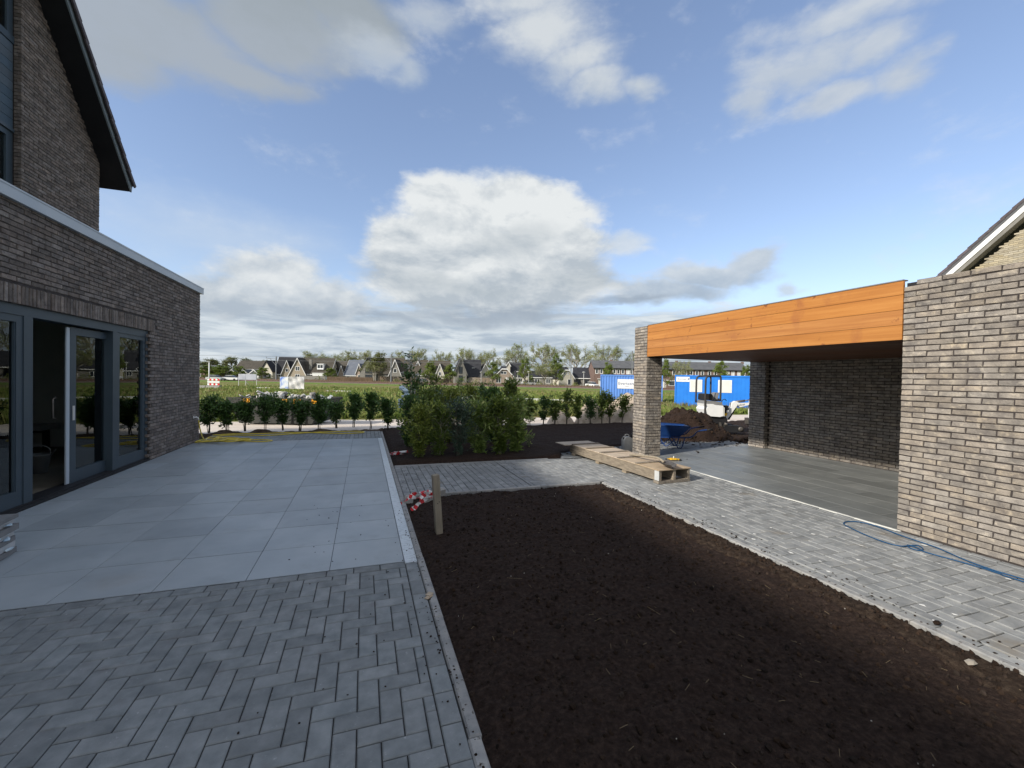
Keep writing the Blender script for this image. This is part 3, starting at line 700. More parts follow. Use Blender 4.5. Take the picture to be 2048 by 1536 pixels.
for (u, v, r, lb) in ((1942, 1332, .024, 'pale rounded stone on the dark soil by the path edging'), (1873, 1251, .021, 'brown stone lying on the edging beside the path')):
    p = gnd(u, v); mb = MB(); mb.blob((0, 0, r*.5), (r*1.3, r, r*.75), 0, .15)
    mb.build('stone', M['pebble' if u > 1900 else 'clod'], loc=(p.x, p.y, 0.01), label=lb, cat='stone')
mb = MB()
for i in range(80):
    x, y = random.uniform(3.7, 5.5), random.uniform(0.9, 6.2); r = random.uniform(.004, .016); n = 7; z = 0.0052+random.uniform(0, .001)
    mb.add([(x+r*random.uniform(.5, 1.5)*cos(2*pi*k/n), y+1.6*r*random.uniform(.4, 1.3)*sin(2*pi*k/n), z) for k in range(n)], [tuple(range(n))])
mb.build('mortar_splashes', M['splash'], kind='stuff')
# galvanised drain cover along the patio
t = thing('drain_channel', 'long galvanised drain cover set along the right edge of the tiled patio', 'drain', (0.405, 7.6, 0))
ycuts = [3.74, 4.92, 5.92, 6.92, 7.92, 8.92, 9.92, 10.92, 11.49]
for a, b in zip(ycuts[:-1], ycuts[1:]):
    m = MB(); m.box(0.3535, 0.4565, a+.002, b-.002, -0.07, 0.002).box(0.354, 0.362, a+.002, b-.002, 0.002, 0.0045).box(0.448, 0.456, a+.002, b-.002, 0.002, 0.0045)
    for k in range(int((b-a)/0.05)):
        y = a+.03+k*.05; m.box(0.372, 0.438, y, y+.010, 0.002, 0.0032)
    m.build('drain_cover', M['zinc'], t, world=True)

# ------------------------------------------------------------------ bricks
BSH = {}
for i in range(4): BSH['s%d' % i] = brickshape(0.2080, 0.0495, i); BSH['h%d' % i] = brickshape(0.098, 0.0495, 10+i); BSH['q%d' % i] = brickshape(0.155, 0.0495, 20+i)
RZP, RZ0, RZM = Matrix.Rotation(pi/2, 4, 'Z'), Matrix.Identity(4), Matrix.Rotation(-pi/2, 4, 'Z')
def wallbricks(plane, pos, a0, a1, z0, z1, start, top=None, hole=None, seed=0, facing=None):
    """brick courses; plane 'x+' faces +x, 'x-' faces -x, 'y-' faces -y; a = coordinate along the wall"""
    rr = random.Random(seed); out = []; n = int((z1-z0)/0.06+0.5)
    rot = {'x+': RZP, 'x-': RZM, 'y-': RZ0}[plane]
    for c in range(n):
        z = z0+0.03+0.06*c
        a = start-0.2195*60+(0.10975 if c % 2 else 0)
        while a < a1+0.11:
            b0, b1 = a, a+0.2195
            c0, c1 = max(b0, a0), min(b1, a1)
            a += 0.2195
            if c1-c0 < 0.04: continue
            m = (c0+c1)/2; L = c1-c0
            if hole and hole(m, z): continue
            if top and z > top(m)-0.02: continue
            k = ('s' if L > 0.19 else 'q' if L > 0.13 else 'h')+str(rr.randrange(4))
            full = {'s': 0.2195, 'q': 0.165, 'h': 0.109}[k[0]]
            x = pos+rr.uniform(-.0035, .0035)
            loc = {'x+': (x, m, z), 'x-': (x, m, z), 'y-': (m, x, z)}[plane]
            out.append((k, Matrix.Translation(Vector(loc)+Vector((0, 0, rr.uniform(-.0018, .0018)))) @ rot @ Matrix.Rotation(rr.uniform(-.006, .006), 4, 'Y') @ Matrix.Diagonal((L/full, 1, 1, 1))))
    return out

# ------------------------------------------------------------------ the house on the left
hs = thing('house', 'shaded brick house on the left with sliding glass doors and a steep tiled roof', 'house', (-3.7, 8, 0))
XF = -3.662
m = MB(); xm = XF-0.010
m.box(-3.97, xm, 9.475, 11.895, -0.1, 3.46); m.box(-3.97, xm, 4.2, 9.475, 2.345, 3.46); m.box(-3.97, xm, -4.0, 4.2, -0.1, 3.46)
m.box(-5.85, -3.97, 11.58, 11.895, -0.1, 3.46); m.box(-5.85, -3.97, -4.0, -3.7, -0.1, 3.46)
m.build('extension_wall', M['mortar'], hs, world=True)
YN, YR = 5.08, 8.50                                # near wall and ridge
def zr(y): return 6.13+(11.92-y)*1.1 if y > YR else 6.13+(y-5.08)*1.1
m = MB(); X1 = -5.560
for poly in ([(9.66, 3.3), (11.905, 3.3), (11.905, zr(11.905)), (9.66, zr(9.66))], [(7.35, 8.35), (9.66, 8.35), (9.66, zr(9.66)), (YR, zr(YR)), (7.35, zr(7.35))],
             [(5.08, 3.3), (7.35, 3.3), (7.35, zr(7.35)), (5.08, zr(5.08))]):
    m.prism([(X1, y, z) for y, z in poly], (-0.32, 0, 0))
m.box(-14, X1-0.32, 11.60, 11.905, -0.1, 6.13); m.box(-14, X1-0.32, 5.08, 5.38, -0.1, 6.13); m.box(-14.3, -14, 5.08, 11.905, -0.1, 6.13)
m.prism([(-14, 5.08, 6.13), (-14, 11.905, 6.13), (-14, YR, zr(YR))], (-0.3, 0, 0))
m.build('upper_wall', M['mortar'], hs, world=True)
items = wallbricks('x+', XF, 1.0, 11.9, 0.0, 3.46, 11.9, hole=lambda y, z: (4.2 < y < 9.46 and z < 2.34) or (3.95 < y < 9.66 and 2.34 < z < 2.56), seed=3)
y = 3.98
while y < 9.63:                                  # soldier course over the doors
    items.append(('s%d' % random.randrange(4), Matrix.Translation((XF+random.uniform(-.003, .003), y, 2.448)) @ RZP @ Matrix.Rotation(pi/2, 4, 'Y'))); y += 0.0605
for c in range(39): items.append(('h%d' % random.randrange(4), Matrix.Translation((XF-0.056, 9.464, 0.03+0.06*c))))   # door reveal
items += wallbricks('x+', -5.55, 9.64, 11.91, 3.54, 9.6, 11.91, top=lambda y: zr(y), seed=5)
for c in range(82): items.append(('h%d' % random.randrange(4), Matrix.Translation((-5.605, 9.652, 3.57+0.06*c))))
pieces(hs, 'brick', items, BSH, M['brick_shaded'])
m = MB(); m.box(-3.80, -3.612, -4.05, 11.955, 3.455, 3.592); m.box(-5.54, -3.80, 11.84, 11.955, 3.455, 3.592); m.box(-3.80, -3.606, -4.05, 11.961, 3.575, 3.596)
m.build('roof_trim', M['alu'], hs, world=True)
m = MB(); m.box(-5.50, -3.81, -3.9, 11.83, 3.36, 3.50); m.build('flat_roof', M['black'], hs, world=True)
# steep roof
P = lambda y: zr(y)
m = MB(); yE = 12.265
m.prism([(-5.16, yE, P(yE)), (-5.16, YR, P(YR)), (-5.16, YR, P(YR)+0.16), (-5.16, yE+0.02, P(yE)+0.12)], (-9.1, 0, 0))
y2 = 2*YR-yE
m.prism([(-5.16, y2, P(yE)), (-5.16, YR, P(YR)), (-5.16, YR, P(YR)+0.16), (-5.16, y2-0.02, P(yE)+0.12)], (-9.1, 0, 0))
m.build('roof', M['soffit'], hs, world=True)
m = MB(); m.prism([(-5.158, yE, P(yE)-0.01), (-5.158, YR, P(YR)-0.01), (-5.158, YR, P(YR)+0.15), (-5.158, yE+0.03, P(yE)+0.13)], (0.028, 0, 0))
m.prism([(-5.158, y2, P(yE)-0.01), (-5.158, YR, P(YR)-0.01), (-5.158, YR, P(YR)+0.15), (-5.158, y2-0.03, P(yE)+0.13)], (0.028, 0, 0))
m.build('verge_board', M['verge'], hs, world=True)
th_ = math.atan(1.1); items = []
for sgn, ye in ((1, yE), (-1, y2)):
    n = 16; 
    for k in range(n):
        s = k*0.335; y = ye+sgn*(0.06-s*cos(th_)); z = P(yE)+0.17+s*sin(th_)
        for j in range(1 if sgn < 0 else 3):
            items.append(('t' if j == 0 else 'p', Matrix.Translation((-5.22-j*0.30, y, z)) @ Matrix.Rotation(-sgn*(th_-0.07), 4, 'X') @ (Matrix.Rotation(pi, 4, 'Z') if sgn < 0 else Matrix.Identity(4))))
tv = cham(0.31, 0.42, 0.035, 0.006, 0.0, True)
tp_ = ([(x, y-0.20, z) for x, y, z in tv[0]], tv[1])
tv = ([(x, y-0.20, z) for x, y, z in tv[0]] + [(0.125, -0.41, -0.085), (0.155, -0.41, -0.085), (0.155, 0.01, -0.085), (0.125, 0.01, -0.085), (0.125, -0.41, -0.034), (0.155, -0.41, -0.034), (0.155, 0.01, -0.034), (0.125, 0.01, -0.034)],
      tv[1]+[(12, 15, 14, 13), (12, 13, 17, 16), (13, 14, 18, 17), (14, 15, 19, 18), (15, 12, 16, 19)])
pieces(hs, 'roof_tile', items, {'t': tv, 'p': tp_}, M['roof_tile'], 60)
m = MB()
m.prism([(-6.15, yE+0.02, P(yE)+0.12), (-6.15, YR, P(YR)+0.165), (-6.15, YR, P(YR)+0.21), (-6.15, yE+0.05, P(yE)+0.17)], (-8.1, 0, 0)); m.build('tiled_slope', M['roof_tile'], hs, world=True, kind='stuff')
# upper window and its cladding
fx = -5.66
wnd = MB(); wnd.box(fx-.08, fx, 9.50, 9.64, 3.5, 5.60).box(fx-.08, fx, 7.36, 9.50, 5.50, 5.60).box(fx-.08, fx, 8.44, 8.56, 3.5, 5.50)
wnd = wnd.build('window', M['frame'], hs, world=True)
MB().box(fx-.05, fx-.03, 7.40, 9.50, 3.5, 5.50).build('pane', M['pane'], wnd, world=True)
wnd = MB().box(fx-.08, fx, 9.52, 9.64, 7.20, 8.35).box(fx-.08, fx+.02, 7.36, 9.64, 7.08, 7.20).box(fx-.08, fx, 7.36, 9.52, 8.25, 8.35).build('window', M['frame'], hs, world=True)
MB().box(fx-.05, fx-.03, 7.36, 9.52, 7.20, 8.25).build('pane', M['pane'], wnd, world=True)
for k in range(9):
    z = 5.66+0.157*k; MB().box(fx-.03, fx+.008+0.0*k, 7.36, 9.63, z, z+0.150).build('cladding_plank', M['cladding'], hs, world=True)
MB().box(fx-.05, fx+.03, 7.36, 9.63, 5.60, 5.655).build('window_trim', M['frame'], hs, world=True)
MB().box(-7.5, -7.4, 8, 9.8, 3.5, 8.4).box(-7.4, fx-.1, 9.66, 9.7, 3.5, 8.4).build('upper_room_wall', M['interior'], hs, world=True)
# sliding doors
dx = -3.705                                       # front of the outer frame
yy = lambda u, x: onx(u, 800, x).y
yL0, yL1, yP0, yP1, yEnd = yy(50, dx), yy(66, dx), yy(217, dx), yy(235, dx), 9.455
fr = MB(); fr.box(dx-.16, dx, 4.2, yEnd, 2.225, 2.343).box(dx-.16, dx, yEnd-.07, yEnd, 0.05, 2.225).box(dx-.16, dx, 4.2, 4.3, 0.05, 2.225)
fr.box(dx-.16, dx-.002, yP1-.13, yP1, 0.05, 2.225).box(dx-.16, dx-.002, yL1-.14, yL1, 0.05, 2.225)
fr.build('door_frame', M['frame'], hs, world=True)
MB().box(dx-.20, dx+.045, 4.2, yEnd, -0.02, 0.032).box(dx-.20, dx+.012, 4.2, yEnd, 0.032, 0.05).build('threshold', M['black'], hs, world=True)
def panel(name, xf, y0, y1, z0, z1, st, bt):
    f = MB().box(xf-.06, xf, y0, y0+st, z0, z1).box(xf-.06, xf, y1-st, y1, z0, z1).box(xf-.06, xf, y0+st, y1-st, z0, z0+bt).box(xf-.06, xf, y0+st, y1-st, z1-st*.8, z1)
    f.box(xf-.030, xf-.008, y0+st, y0+st+.015, z0+bt, z1-st*.8).box(xf-.030, xf-.008, y1-st-.015, y1-st, z0+bt, z1-st*.8)
    f = f.build(name, M['frame'], hs, world=True)
    MB().box(xf-.036, xf-.030, y0+st, y1-st, z0+bt, z1-st*.8).build('pane', M['pane'], f, world=True)
    return f
panel('fixed_glazing', dx-.012, yP1, yEnd-.07, 0.05, 2.225, 0.085, 0.17)
panel('fixed_glazing', dx-.012, 4.30, yL1-.14, 0.05, 2.225, 0.10, 0.17)
xs_ = dx-.085
sd = panel('sliding_door', xs_, yy(140, xs_), yP1+.05, 0.052, 2.20, yy(152, xs_)-yy(140, xs_), 0.17)
MB().box(xs_+.002, xs_+.012, yy(146, xs_)-.02, yy(146, xs_)+.02, 0.92, 1.12).build('handle', M['galv'], sd, world=True)
m = MB().box(xs_-.018, xs_-.002, yy(133, xs_), yy(140, xs_)-.004, 0.06, 2.19)
m.build('edge_profile', M['alu'], sd, world=True)
m = MB(); yh = yy(128, xs_); m.tube([(dx-.19, yh+.04, 0.95), (dx-.20, yh, 0.97), (dx-.20, yh, 1.22), (dx-.19, yh+.04, 1.24)], 0.012, 6)
m.build('inner_handle', M['steel'], sd, world=True)
# the room behind the doors
m = MB(); m.box(-9.2, -9.0, 2.99, 11.58, 0, 2.7).box(-9.0, -3.97, 11.45, 11.58, 0, 2.7).box(-9.0, -3.97, 2.99, 3.1, 0, 2.7).box(-9.2, -3.98, 2.99, 11.58, 2.66, 2.8)
m.box(-3.99, -3.972, 9.47, 11.45, 0, 2.66).box(-3.99, -3.972, 3.1, 4.18, 0, 2.66)
m.build('room_wall', M['interior'], hs, world=True)
MB().box(-9.2, -3.94, 2.99, 11.58, -0.12, 0.012).build('room_floor', M['interior_floor'], hs, world=True)
p = onx(100, 912, -6.3)
t = thing('worktop_slab', 'pale boxed slab lying on trestles inside the dark room', 'slab', (-6.3, p.y, 0.012))
MB().box(-.35, .35, -.9, 1.1, 0.40, 0.50).build('slab', M['lightgrey'], t)
for yy_ in (-.6, .8): MB().box(-.30, -.22, yy_-.04, yy_+.04, 0, .40).box(.22, .30, yy_-.04, yy_+.04, 0, .40).box(-.22, .22, yy_-.03, yy_+.03, .33, .398).build('trestle', M['black'], t)
p = onx(76, 950, -4.75)
t = thing('bucket', 'grey builder\'s bucket standing just inside the open sliding door', 'bucket', (-4.75, p.y, 0.012))
MB().lathe([(0.10, 0.0), (0.145, 0.27), (0.155, 0.275), (0.155, 0.29), (0.135, 0.285), (0.095, 0.02)], n=18).build('bucket_body', M['grey'], t)
MB().tube(spline([(0.15, 0, .28), (0.13, 0, .38), (0, 0, .43), (-.13, 0, .38), (-.15, 0, .28)], 5), .005, 5).build('handle', M['galv'], t)
MB().bar((0.05, 0.02, 0.12), (0.20, .02, 0.36), 0.05, 0.012).build('trowel', M['steel'], None, loc=(-4.75, p.y, 0.012), label='flat trowel standing in the grey bucket inside the door', cat='trowel')
# tap and hose
tp = onx(388, 837, XF+0.01)
t = thing('outdoor_tap', 'small white outdoor tap on the shaded brick wall at the house corner', 'tap', (XF+0.002, tp.y, 0.58))
MB().lathe([(0.03, 0), (0.03, 0.008), (0.012, 0.012), (0.012, 0.07)], n=10, M=Matrix.Rotation(pi/2, 4, 'Y')).build('tap_body', M['white'], t)
MB().tube(spline([(0.06, 0, 0), (0.085, 0, -0.005), (0.095, 0, -0.05)], 4), 0.011, 8).box(0.04, 0.06, -0.03, 0.03, 0.015, 0.027).build('tap_spout', M['white'], t)
hp = [(XF+0.097, tp.y, 0.52), (XF+0.12, tp.y+.03, 0.30), (XF+0.17, tp.y+.08, 0.08), (-3.40, 11.62, 0.02)]
for k in range(40):                                # the coil
    a = k*0.62; rr_ = 0.29+0.11*sin(k*1.7); hp.append((-3.05+1.25*rr_*cos(a)+.10*sin(k*.9), 11.52+0.80*rr_*sin(a)+0.04*sin(k*2.1), 0.016+0.010*(k % 5)+0.003*k*.3))
hp += [(-2.6, 11.40, .03), (-2.25, 11.30, .02), (-2.05, 11.42, .02), (-2.25, 11.62, .02), (-2.6, 11.70, .02), (-2.9, 11.9, .02), (-3.2, 12.15, .02), (-3.45, 12.4, .02), (-3.2, 12.62, .02), (-2.75, 12.50, .02), (-2.3, 12.4, .02),
       (-1.8, 12.62, .02), (-1.2, 12.82, .02), (-0.7, 12.86, .02), (-0.2, 12.84, .02), (0.02, 12.66, .02), (-0.12, 12.46, .02), (-0.5, 12.42, .02), (-0.9, 12.55, .02), (-1.4, 12.78, .022), (-2.0, 12.86, .02), (-2.6, 12.80, .02), (-3.2, 12.86, .02), (-3.62, 12.7, .02)]
m = MB(); m.tube(spline(hp, 6), 0.0135, 6)
m.build('garden_hose', M['hose'], label='yellow garden hose coiled on the patio corner and trailing along the paving', cat='hose')

# ------------------------------------------------------------------ pavilion (covered terrace) on the right
pv = thing('garden_pavilion', 'flat-roofed brick garden pavilion with orange timber fascia on the right', 'pavilion', (6.5, 5, 0))
XR = 5.629
m = MB(); m.box(XR+0.010, XR+0.33, -2.0, 2.935, -0.1, 2.755).box(XR+0.010, XR+0.33, 2.935, 3.045, -0.1, 2.695).box(XR+0.33, 9.5, 2.83, 3.04, -0.1, 2.74).build('side_wall', M['mortar'], pv, world=True)
m = MB(); m.box(9.39, 9.6, -2.0, 8.25, -0.1, 2.74).build('rear_wall', M['mortar'], pv, world=True)
m = MB(); m.box(XR+0.010, 6.03, 7.58, 8.005, -0.1, 2.765).build('pillar', M['mortar'], pv, world=True)
m = MB(); m.box(9.262, 9.39, 7.79, 8.24, -0.1, 2.70).build('pier', M['mortar'], pv, world=True)
items = wallbricks('x-', XR, -0.6, 3.05, 0.0, 2.76, 3.05, seed=8)
items = [q for q in items if not (q[1].translation.z > 2.70 and q[1].translation.y > 2.93)]
items += wallbricks('x-', XR, 7.57, 8.01, 0.0, 2.76, 8.01, seed=9)
items += wallbricks('y-', 7.57, XR+0.002, 6.035, 0.0, 2.12, XR+.11, seed=10)
pieces(pv, 'brick', items+wallbricks('x-', 9.38, 3.04, 7.79, 0.0, 2.70, 3.04, seed=11)+wallbricks('x-', 9.252, 7.785, 8.245, 0.0, 2.70, 8.24, seed=12)+wallbricks('y-', 7.782, 9.26, 9.38, 0, 2.7, 9.25, seed=13), BSH, M['brick'])
for k, (z0, z1) in enumerate(((2.118, 2.2825), (2.2865, 2.4495), (2.4535, 2.6165), (2.6205, 2.772))):
    MB().box(5.640, 5.668, 3.058, 7.568, z0, z1).build('plank', M['planko'], pv, world=True)
MB().box(5.632, 5.72, 3.058, 7.568, 2.774, 2.786).build('roof_edge', M['grey'], pv, world=True)
for k, (z0, z1) in enumerate(((2.118, 2.2825), (2.2865, 2.4495), (2.4535, 2.6165), (2.6205, 2.772))):
    MB().box(6.04, 9.26, 7.985, 8.012, z0, z1).build('plank', M['plankb'], pv, world=True)
for k in range(40):
    x = 5.672+k*0.0925
    MB().box(x, x+0.0895, 3.05, 7.98, 2.121, 2.140).build('ceiling_board', M['plankb'], pv, world=True)
m = MB(); m.box(5.67, 9.385, 3.04, 7.982, 2.16, 2.70).box(5.67, 9.6, -2, 3.04, 2.64, 2.742).build('roof', M['black'], pv, world=True)
MB().box(5.63, 9.385, 3.05, 8.24, -0.075, -0.003).build('floor_bed', M['floor_joint'], pv, world=True)
fl = []
x = 5.632; r = 0
while x < 9.37:
    y = 3.06-(0.4 if r % 2 else 0.0)
    while y < 8.23:
        a, b = max(y, 3.055), min(y+0.80, 8.23)
        if b-a > .03: fl.append((x, min(x+0.40, 9.375), a, b))
        y += 0.80
    x += 0.40; r += 1
fl = [q for q in fl if not (q[0] < 6.03 and q[3] > 7.56) or q[2] < 7.5]
fl = [(a, b, c0, min(d, 7.565)) if a < 6.03 and d > 7.565 else (a, b, c0, d) for a, b, c0, d in fl]
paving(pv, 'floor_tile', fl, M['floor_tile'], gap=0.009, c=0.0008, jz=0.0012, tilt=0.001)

# ------------------------------------------------------------------ neighbouring house behind the pavilion
nb = thing('neighbour_house', 'pale brick house gable with white verge showing above the pavilion wall', 'house', (22, 4, 0))
XN = 19.15; yN0, zN0, sN = 9.04, 5.62, 0.94
def zn(y): return zN0+(yN0-y)*sN
m = MB(); m.prism([(XN, 9.3, -0.4), (XN, 9.3, zn(9.3)-0.75), (XN, 3.6, zn(3.6)-.75), (XN, -2.1, zn(9.3)-.75), (XN, -2.1, -0.4)], (0.3, 0, 0))
m.box(XN+.3, XN+9, 9.0, 9.3, -0.4, zn(9.3)-.75).build('wall', M['mortar_pale'], nb, world=True)
items = wallbricks('x-', XN-.006, 4.5, 9.28, 3.0, 9.4, 9.28, top=lambda y: zn(y)-.70, seed=14)
pieces(nb, 'brick', items, BSH, M['beige_brick'], 0)
m = MB(); m.prism([(XN-.30, 9.9, zn(9.9)-.20), (XN-.30, 3.6, zn(3.6)-.20), (XN-.30, 3.6, zn(3.6)-.02), (XN-.30, 9.9, zn(9.9)-.02)], (9.5, 0, 0))
m.prism([(XN-.30, -2.7, zn(9.9)-.20), (XN-.30, 3.6, zn(3.6)-.20), (XN-.30, 3.6, zn(3.6)-.02), (XN-.30, -2.7, zn(9.9)-.02)], (9.5, 0, 0)); m.build('roof', M['roof_grey'], nb, world=True)
MB().prism([(XN-.32, 9.9, zn(9.9)-.40), (XN-.32, 3.6, zn(3.6)-.40), (XN-.32, 3.6, zn(3.6)-.215), (XN-.32, 9.9, zn(9.9)-.215)], (0.03, 0, 0)).build('verge_board', M['white'], nb, world=True)
MB().prism([(XN-.29, 9.85, zn(9.85)-.55), (XN-.29, 3.6, zn(3.6)-.55), (XN-.29, 3.6, zn(3.6)-.41), (XN-.29, 9.85, zn(9.85)-.41)], (0.28, 0, 0)).build('soffit', M['wall_grey'], nb, world=True)
thn = math.atan(sN); items = []
for k in range(24):
    s = k*.345; items.append(('t', Matrix.Translation((XN-.16, 9.98-s*cos(thn), zn(9.98)+.055+s*sin(thn))) @ Matrix.Rotation(-(thn-.07), 4, 'X') @ Matrix.Scale(-1, 4, (1, 0, 0))))
tv2 = (tv[0], [f[::-1] for f in tv[1]])
pieces(nb, 'roof_tile', items, {'t': tv2}, M['roof_tile'], 40)

# ------------------------------------------------------------------ small things in the garden
# stake with tape
p = gnd(878, 1063)
t = thing('wooden_stake', 'weathered square wooden stake driven into the dark soil beside the patio', 'stake', (p.x, p.y, -0.01), 0.15)
lean = Matrix.Rotation(0.022, 4, 'X') @ Matrix.Rotation(-0.085, 4, 'Y')
m = MB(); vs, fs = cham(0.068, 0.062, 0.82, 0.004, 0.001, True); m.add([lean @ Vector((a, b, c+0.615)) for a, b, c in vs], fs)
m.build('post', M['stakewood'], t)
m = MB()
for z in (0.22, 0.235): m.lathe([(0.004, 0), (0.004, 0.01)], lean @ Vector((random.uniform(-.02, .02), -0.031, z+.1)), 8, M=Matrix.Rotation(pi/2, 4, 'X'))
m.build('nail', M['black'], t)
m = MB(); rr = random.Random(4)
def ribbon(m, pts, w, seed):
    q = spline(pts, 7); rr = random.Random(seed); tw = rr.uniform(0, 3)
    for i in range(len(q)-1):
        d = (q[i+1]-q[i]).normalized()
        def side(k):
            a = tw+k*0.30; x = d.cross(Vector((0, 0, 1)))
            x = x.normalized() if x.length > 1e-3 else Vector((1, 0, 0)); return (x*cos(a)+d.cross(x)*sin(a))*w/2
        s0, s1 = side(i), side(i+1); n = d.cross(s0).normalized()*0.0006
        m.add([q[i]-s0, q[i]+s0, q[i+1]+s1, q[i+1]-s1, q[i]-s0+n, q[i]+s0+n, q[i+1]+s1+n, q[i+1]-s1+n], [(3, 2, 1, 0), (4, 5, 6, 7), (0, 1, 5, 4), (2, 3, 7, 6)], 0 if (i//3) % 2 else 1)
a = Vector((p.x-.035, p.y-.02, 0.165))
def T(u, v, D): return pt(u, v, D)
D0 = (Vector((p.x, p.y, .2))-Vector((0, 0, H))).dot(Vector(FWD))
for i, pl in enumerate(([(868, 988), (850, 990), (835, 996), (818, 992)], [(866, 990), (846, 985), (828, 988), (808, 1004), (802, 1008)], [(864, 994), (845, 1002), (832, 1012), (822, 1020)], [(865, 990), (856, 982), (846, 990), (838, 1004), (828, 1019)])):
    pts = [T(u, v, D0-.02*k) for k, (u, v) in enumerate(pl)]
    for q in pts: q.z = max(q.z, 0.035)
    ribbon(m, pts, 0.040, i)
m.tube([T(872, 988, D0-.03), T(881, 989, D0-.03)], 0.012, 6, 0)
m.build('barrier_tape', [M['white'], M['red']], label='red and white barrier tape knotted round the wooden stake', cat='tape')
for k, (u, v, sx_, sy_, sz_, lb) in enumerate(((817, 1003, .11, .075, .09, 'grey concrete kerb stump leaning at the patio edge under the tape'), (857, 1002, .15, .07, .08, 'upright grey kerb offcut just left of the wooden stake'), (876, 990, .19, .09, .10, 'broken concrete lump right behind the wooden stake'))):
    q = gnd(u, v); m = MB(); vs, fs = cham(sx_, sy_, sz_, .012, .008, True); m.add([Vector((a, b, c+sz_)) for a, b, c in vs], fs)
    m.build('concrete_offcut', M['concrete'], loc=(q.x, q.y, -.015), rot=(0.05*k, 0.08-.06*k, .3*k), label=lb, cat='concrete block', group='concrete offcuts by the stake')
m = MB()
q0 = gnd(800, 911)
for k in range(3): ribbon(m, [q0+Vector((random.uniform(-.2, .2), random.uniform(-.12, .12), .03+.02*k)) for _ in range(5)], .04, 20+k)
m.build('tape_scrap', [M['white'], M['red']], label='crumpled scrap of red and white tape on the soil by the shrubs', cat='tape')
q = gnd(857, 1195); m = MB(); m.box(-.035, .03, -.02, .012, 0.001, .006).box(.0, .05, -.01, .03, .006, .011)
m.build('wood_chip', M['plywood'], loc=(q.x, q.y, 0.004), rotz=.8, label='small splinter of light wood lying on the kerb edge', cat='wood chip')

# long pallet with plywood lids
A, B, Cc = gnd(1318, 940, .23), gnd(1379, 934, .23), gnd(1180, 890, .23)
t = thing('long_pallet', 'long low wooden pallet with plywood lids lying diagonally on the path', 'pallet', (4.35, 5.47, 0.004), math.atan2(8.20-5.47, 4.19-4.35)-pi/2)
LP, WP = 2.72, 0.62
for k, yb in enumerate((0.25, 0.95, 1.65, 2.35)):
    for xb in (0.02, 0.31, 0.60):
        pass
for xb in (0.0, 0.285, 0.575): MB().box(xb, xb+0.045, 0.0, LP, 0.045, 0.205).build('stringer', M['pallet'], t)
for yb in (0.0, 0.80, 1.62, 2.52): MB().box(-.012, .632, yb, yb+.115, 0.0, 0.043).build('bottom_board', M['pallet'], t)
MB().box(-.006, .0, 0.0, .10, 0.05, 0.20).build('metal_plate', M['lightgrey'], t)
y = -.012
for k, ln in enumerate((.56, .50, .55, .48, .54, .42)):
    o = MB(); o.box(-.018+(0 if k < 5 else -.17), .640, y, y+ln-.006, 0.2065, 0.2205); o.build('plywood_lid', M['plywood'], t)
    y += ln
y = -.012
for k, ln in enumerate((.56, .50, .55, .48, .54)):
    y += ln; MB().box(-.02, .635, y-.05, y+.015, 0.2215, 0.238).build('cross_batten', M['pallet'], t)
RT = Matrix.Translation(t.location) @ Matrix.Rotation(t.rotation_euler.z, 4, 'Z')
# shovel lying on it
t2 = thing('shovel', 'old shovel with a bent wooden handle lying on the pallet lids', 'shovel', RT @ Vector((.22, .06, .245)), t.rotation_euler.z-.10)
m = MB(); n = 8; vs = []
for j in range(7):
    s = j/6; w = .115*(1-.25*s**3)*(0.55 if j == 6 else 1)
    for i in range(n+1):
        a = (i/n-.5)*2; vs.append((a*w, .16-.30*s, .045+.045*a*a-.03*s-.012*sin(s*3)))
fs = [(j*(n+1)+i, j*(n+1)+i+1, (j+1)*(n+1)+i+1, (j+1)*(n+1)+i) for j in range(6) for i in range(n)]
m.add(vs, fs, smooth=True); m.add([(x, y, z-.004) for x, y, z in vs], [f[::-1] for f in fs], smooth=True); m.build('blade', M['steel'], t2)
MB().tube(spline([(0, .10, .055), (0, .22, .09), (0, .42, .085), (-.01, .7, .05), (-.02, .96, .02)], 6), [.021]*5+[.018]*20, 8).build('shaft', M['stakewood'], t2)
MB().tube([(-.075, .97, .02), (.055, .97, .02)], .015, 8).build('grip', M['stakewood'], t2)
# yellow clamp on the floor
q = gnd(1347, 921)
t = thing('paving_clamp', 'small yellow and black slab clamp lying on the pavilion floor', 'clamp', (q.x, q.y, 0.002), -.3)
MB().box(-.12, .12, -.022, .022, .012, .036).box(-.06, .05, -.04, .05, .02, .045).build('clamp_body', M['yellow'], t)
for s in (-1, 1): MB().box(s*.125-.022, s*.125+.022, -.045, .045, 0, .028).build('jaw', M['black'], t)
MB().tube([(0, 0, .045), (.004, 0, .085)], .008, 8).build('knob', M['white'], t)
for u, v, r in ((1396, 906, .035), (1393, 903, .02), (1374, 919, .014), (1429, 896, .012)):
    q = gnd(u, v); m = MB(); m.blob((0, 0, r*.5), (r, r*.8, r*.6), 0, .2); m.build('soil_lump', M['clod'], loc=(q.x, q.y, .001), label=('largest dark soil crumb on the grey pavilion floor', 'dark soil crumb behind the largest one on the pavilion floor', 'tiny dark soil crumb nearest the yellow clamp', 'tiny dark soil crumb farthest from the yellow clamp')[(1396, 1393, 1374, 1429).index(u)], cat='soil lump', group='soil crumbs on the pavilion floor')
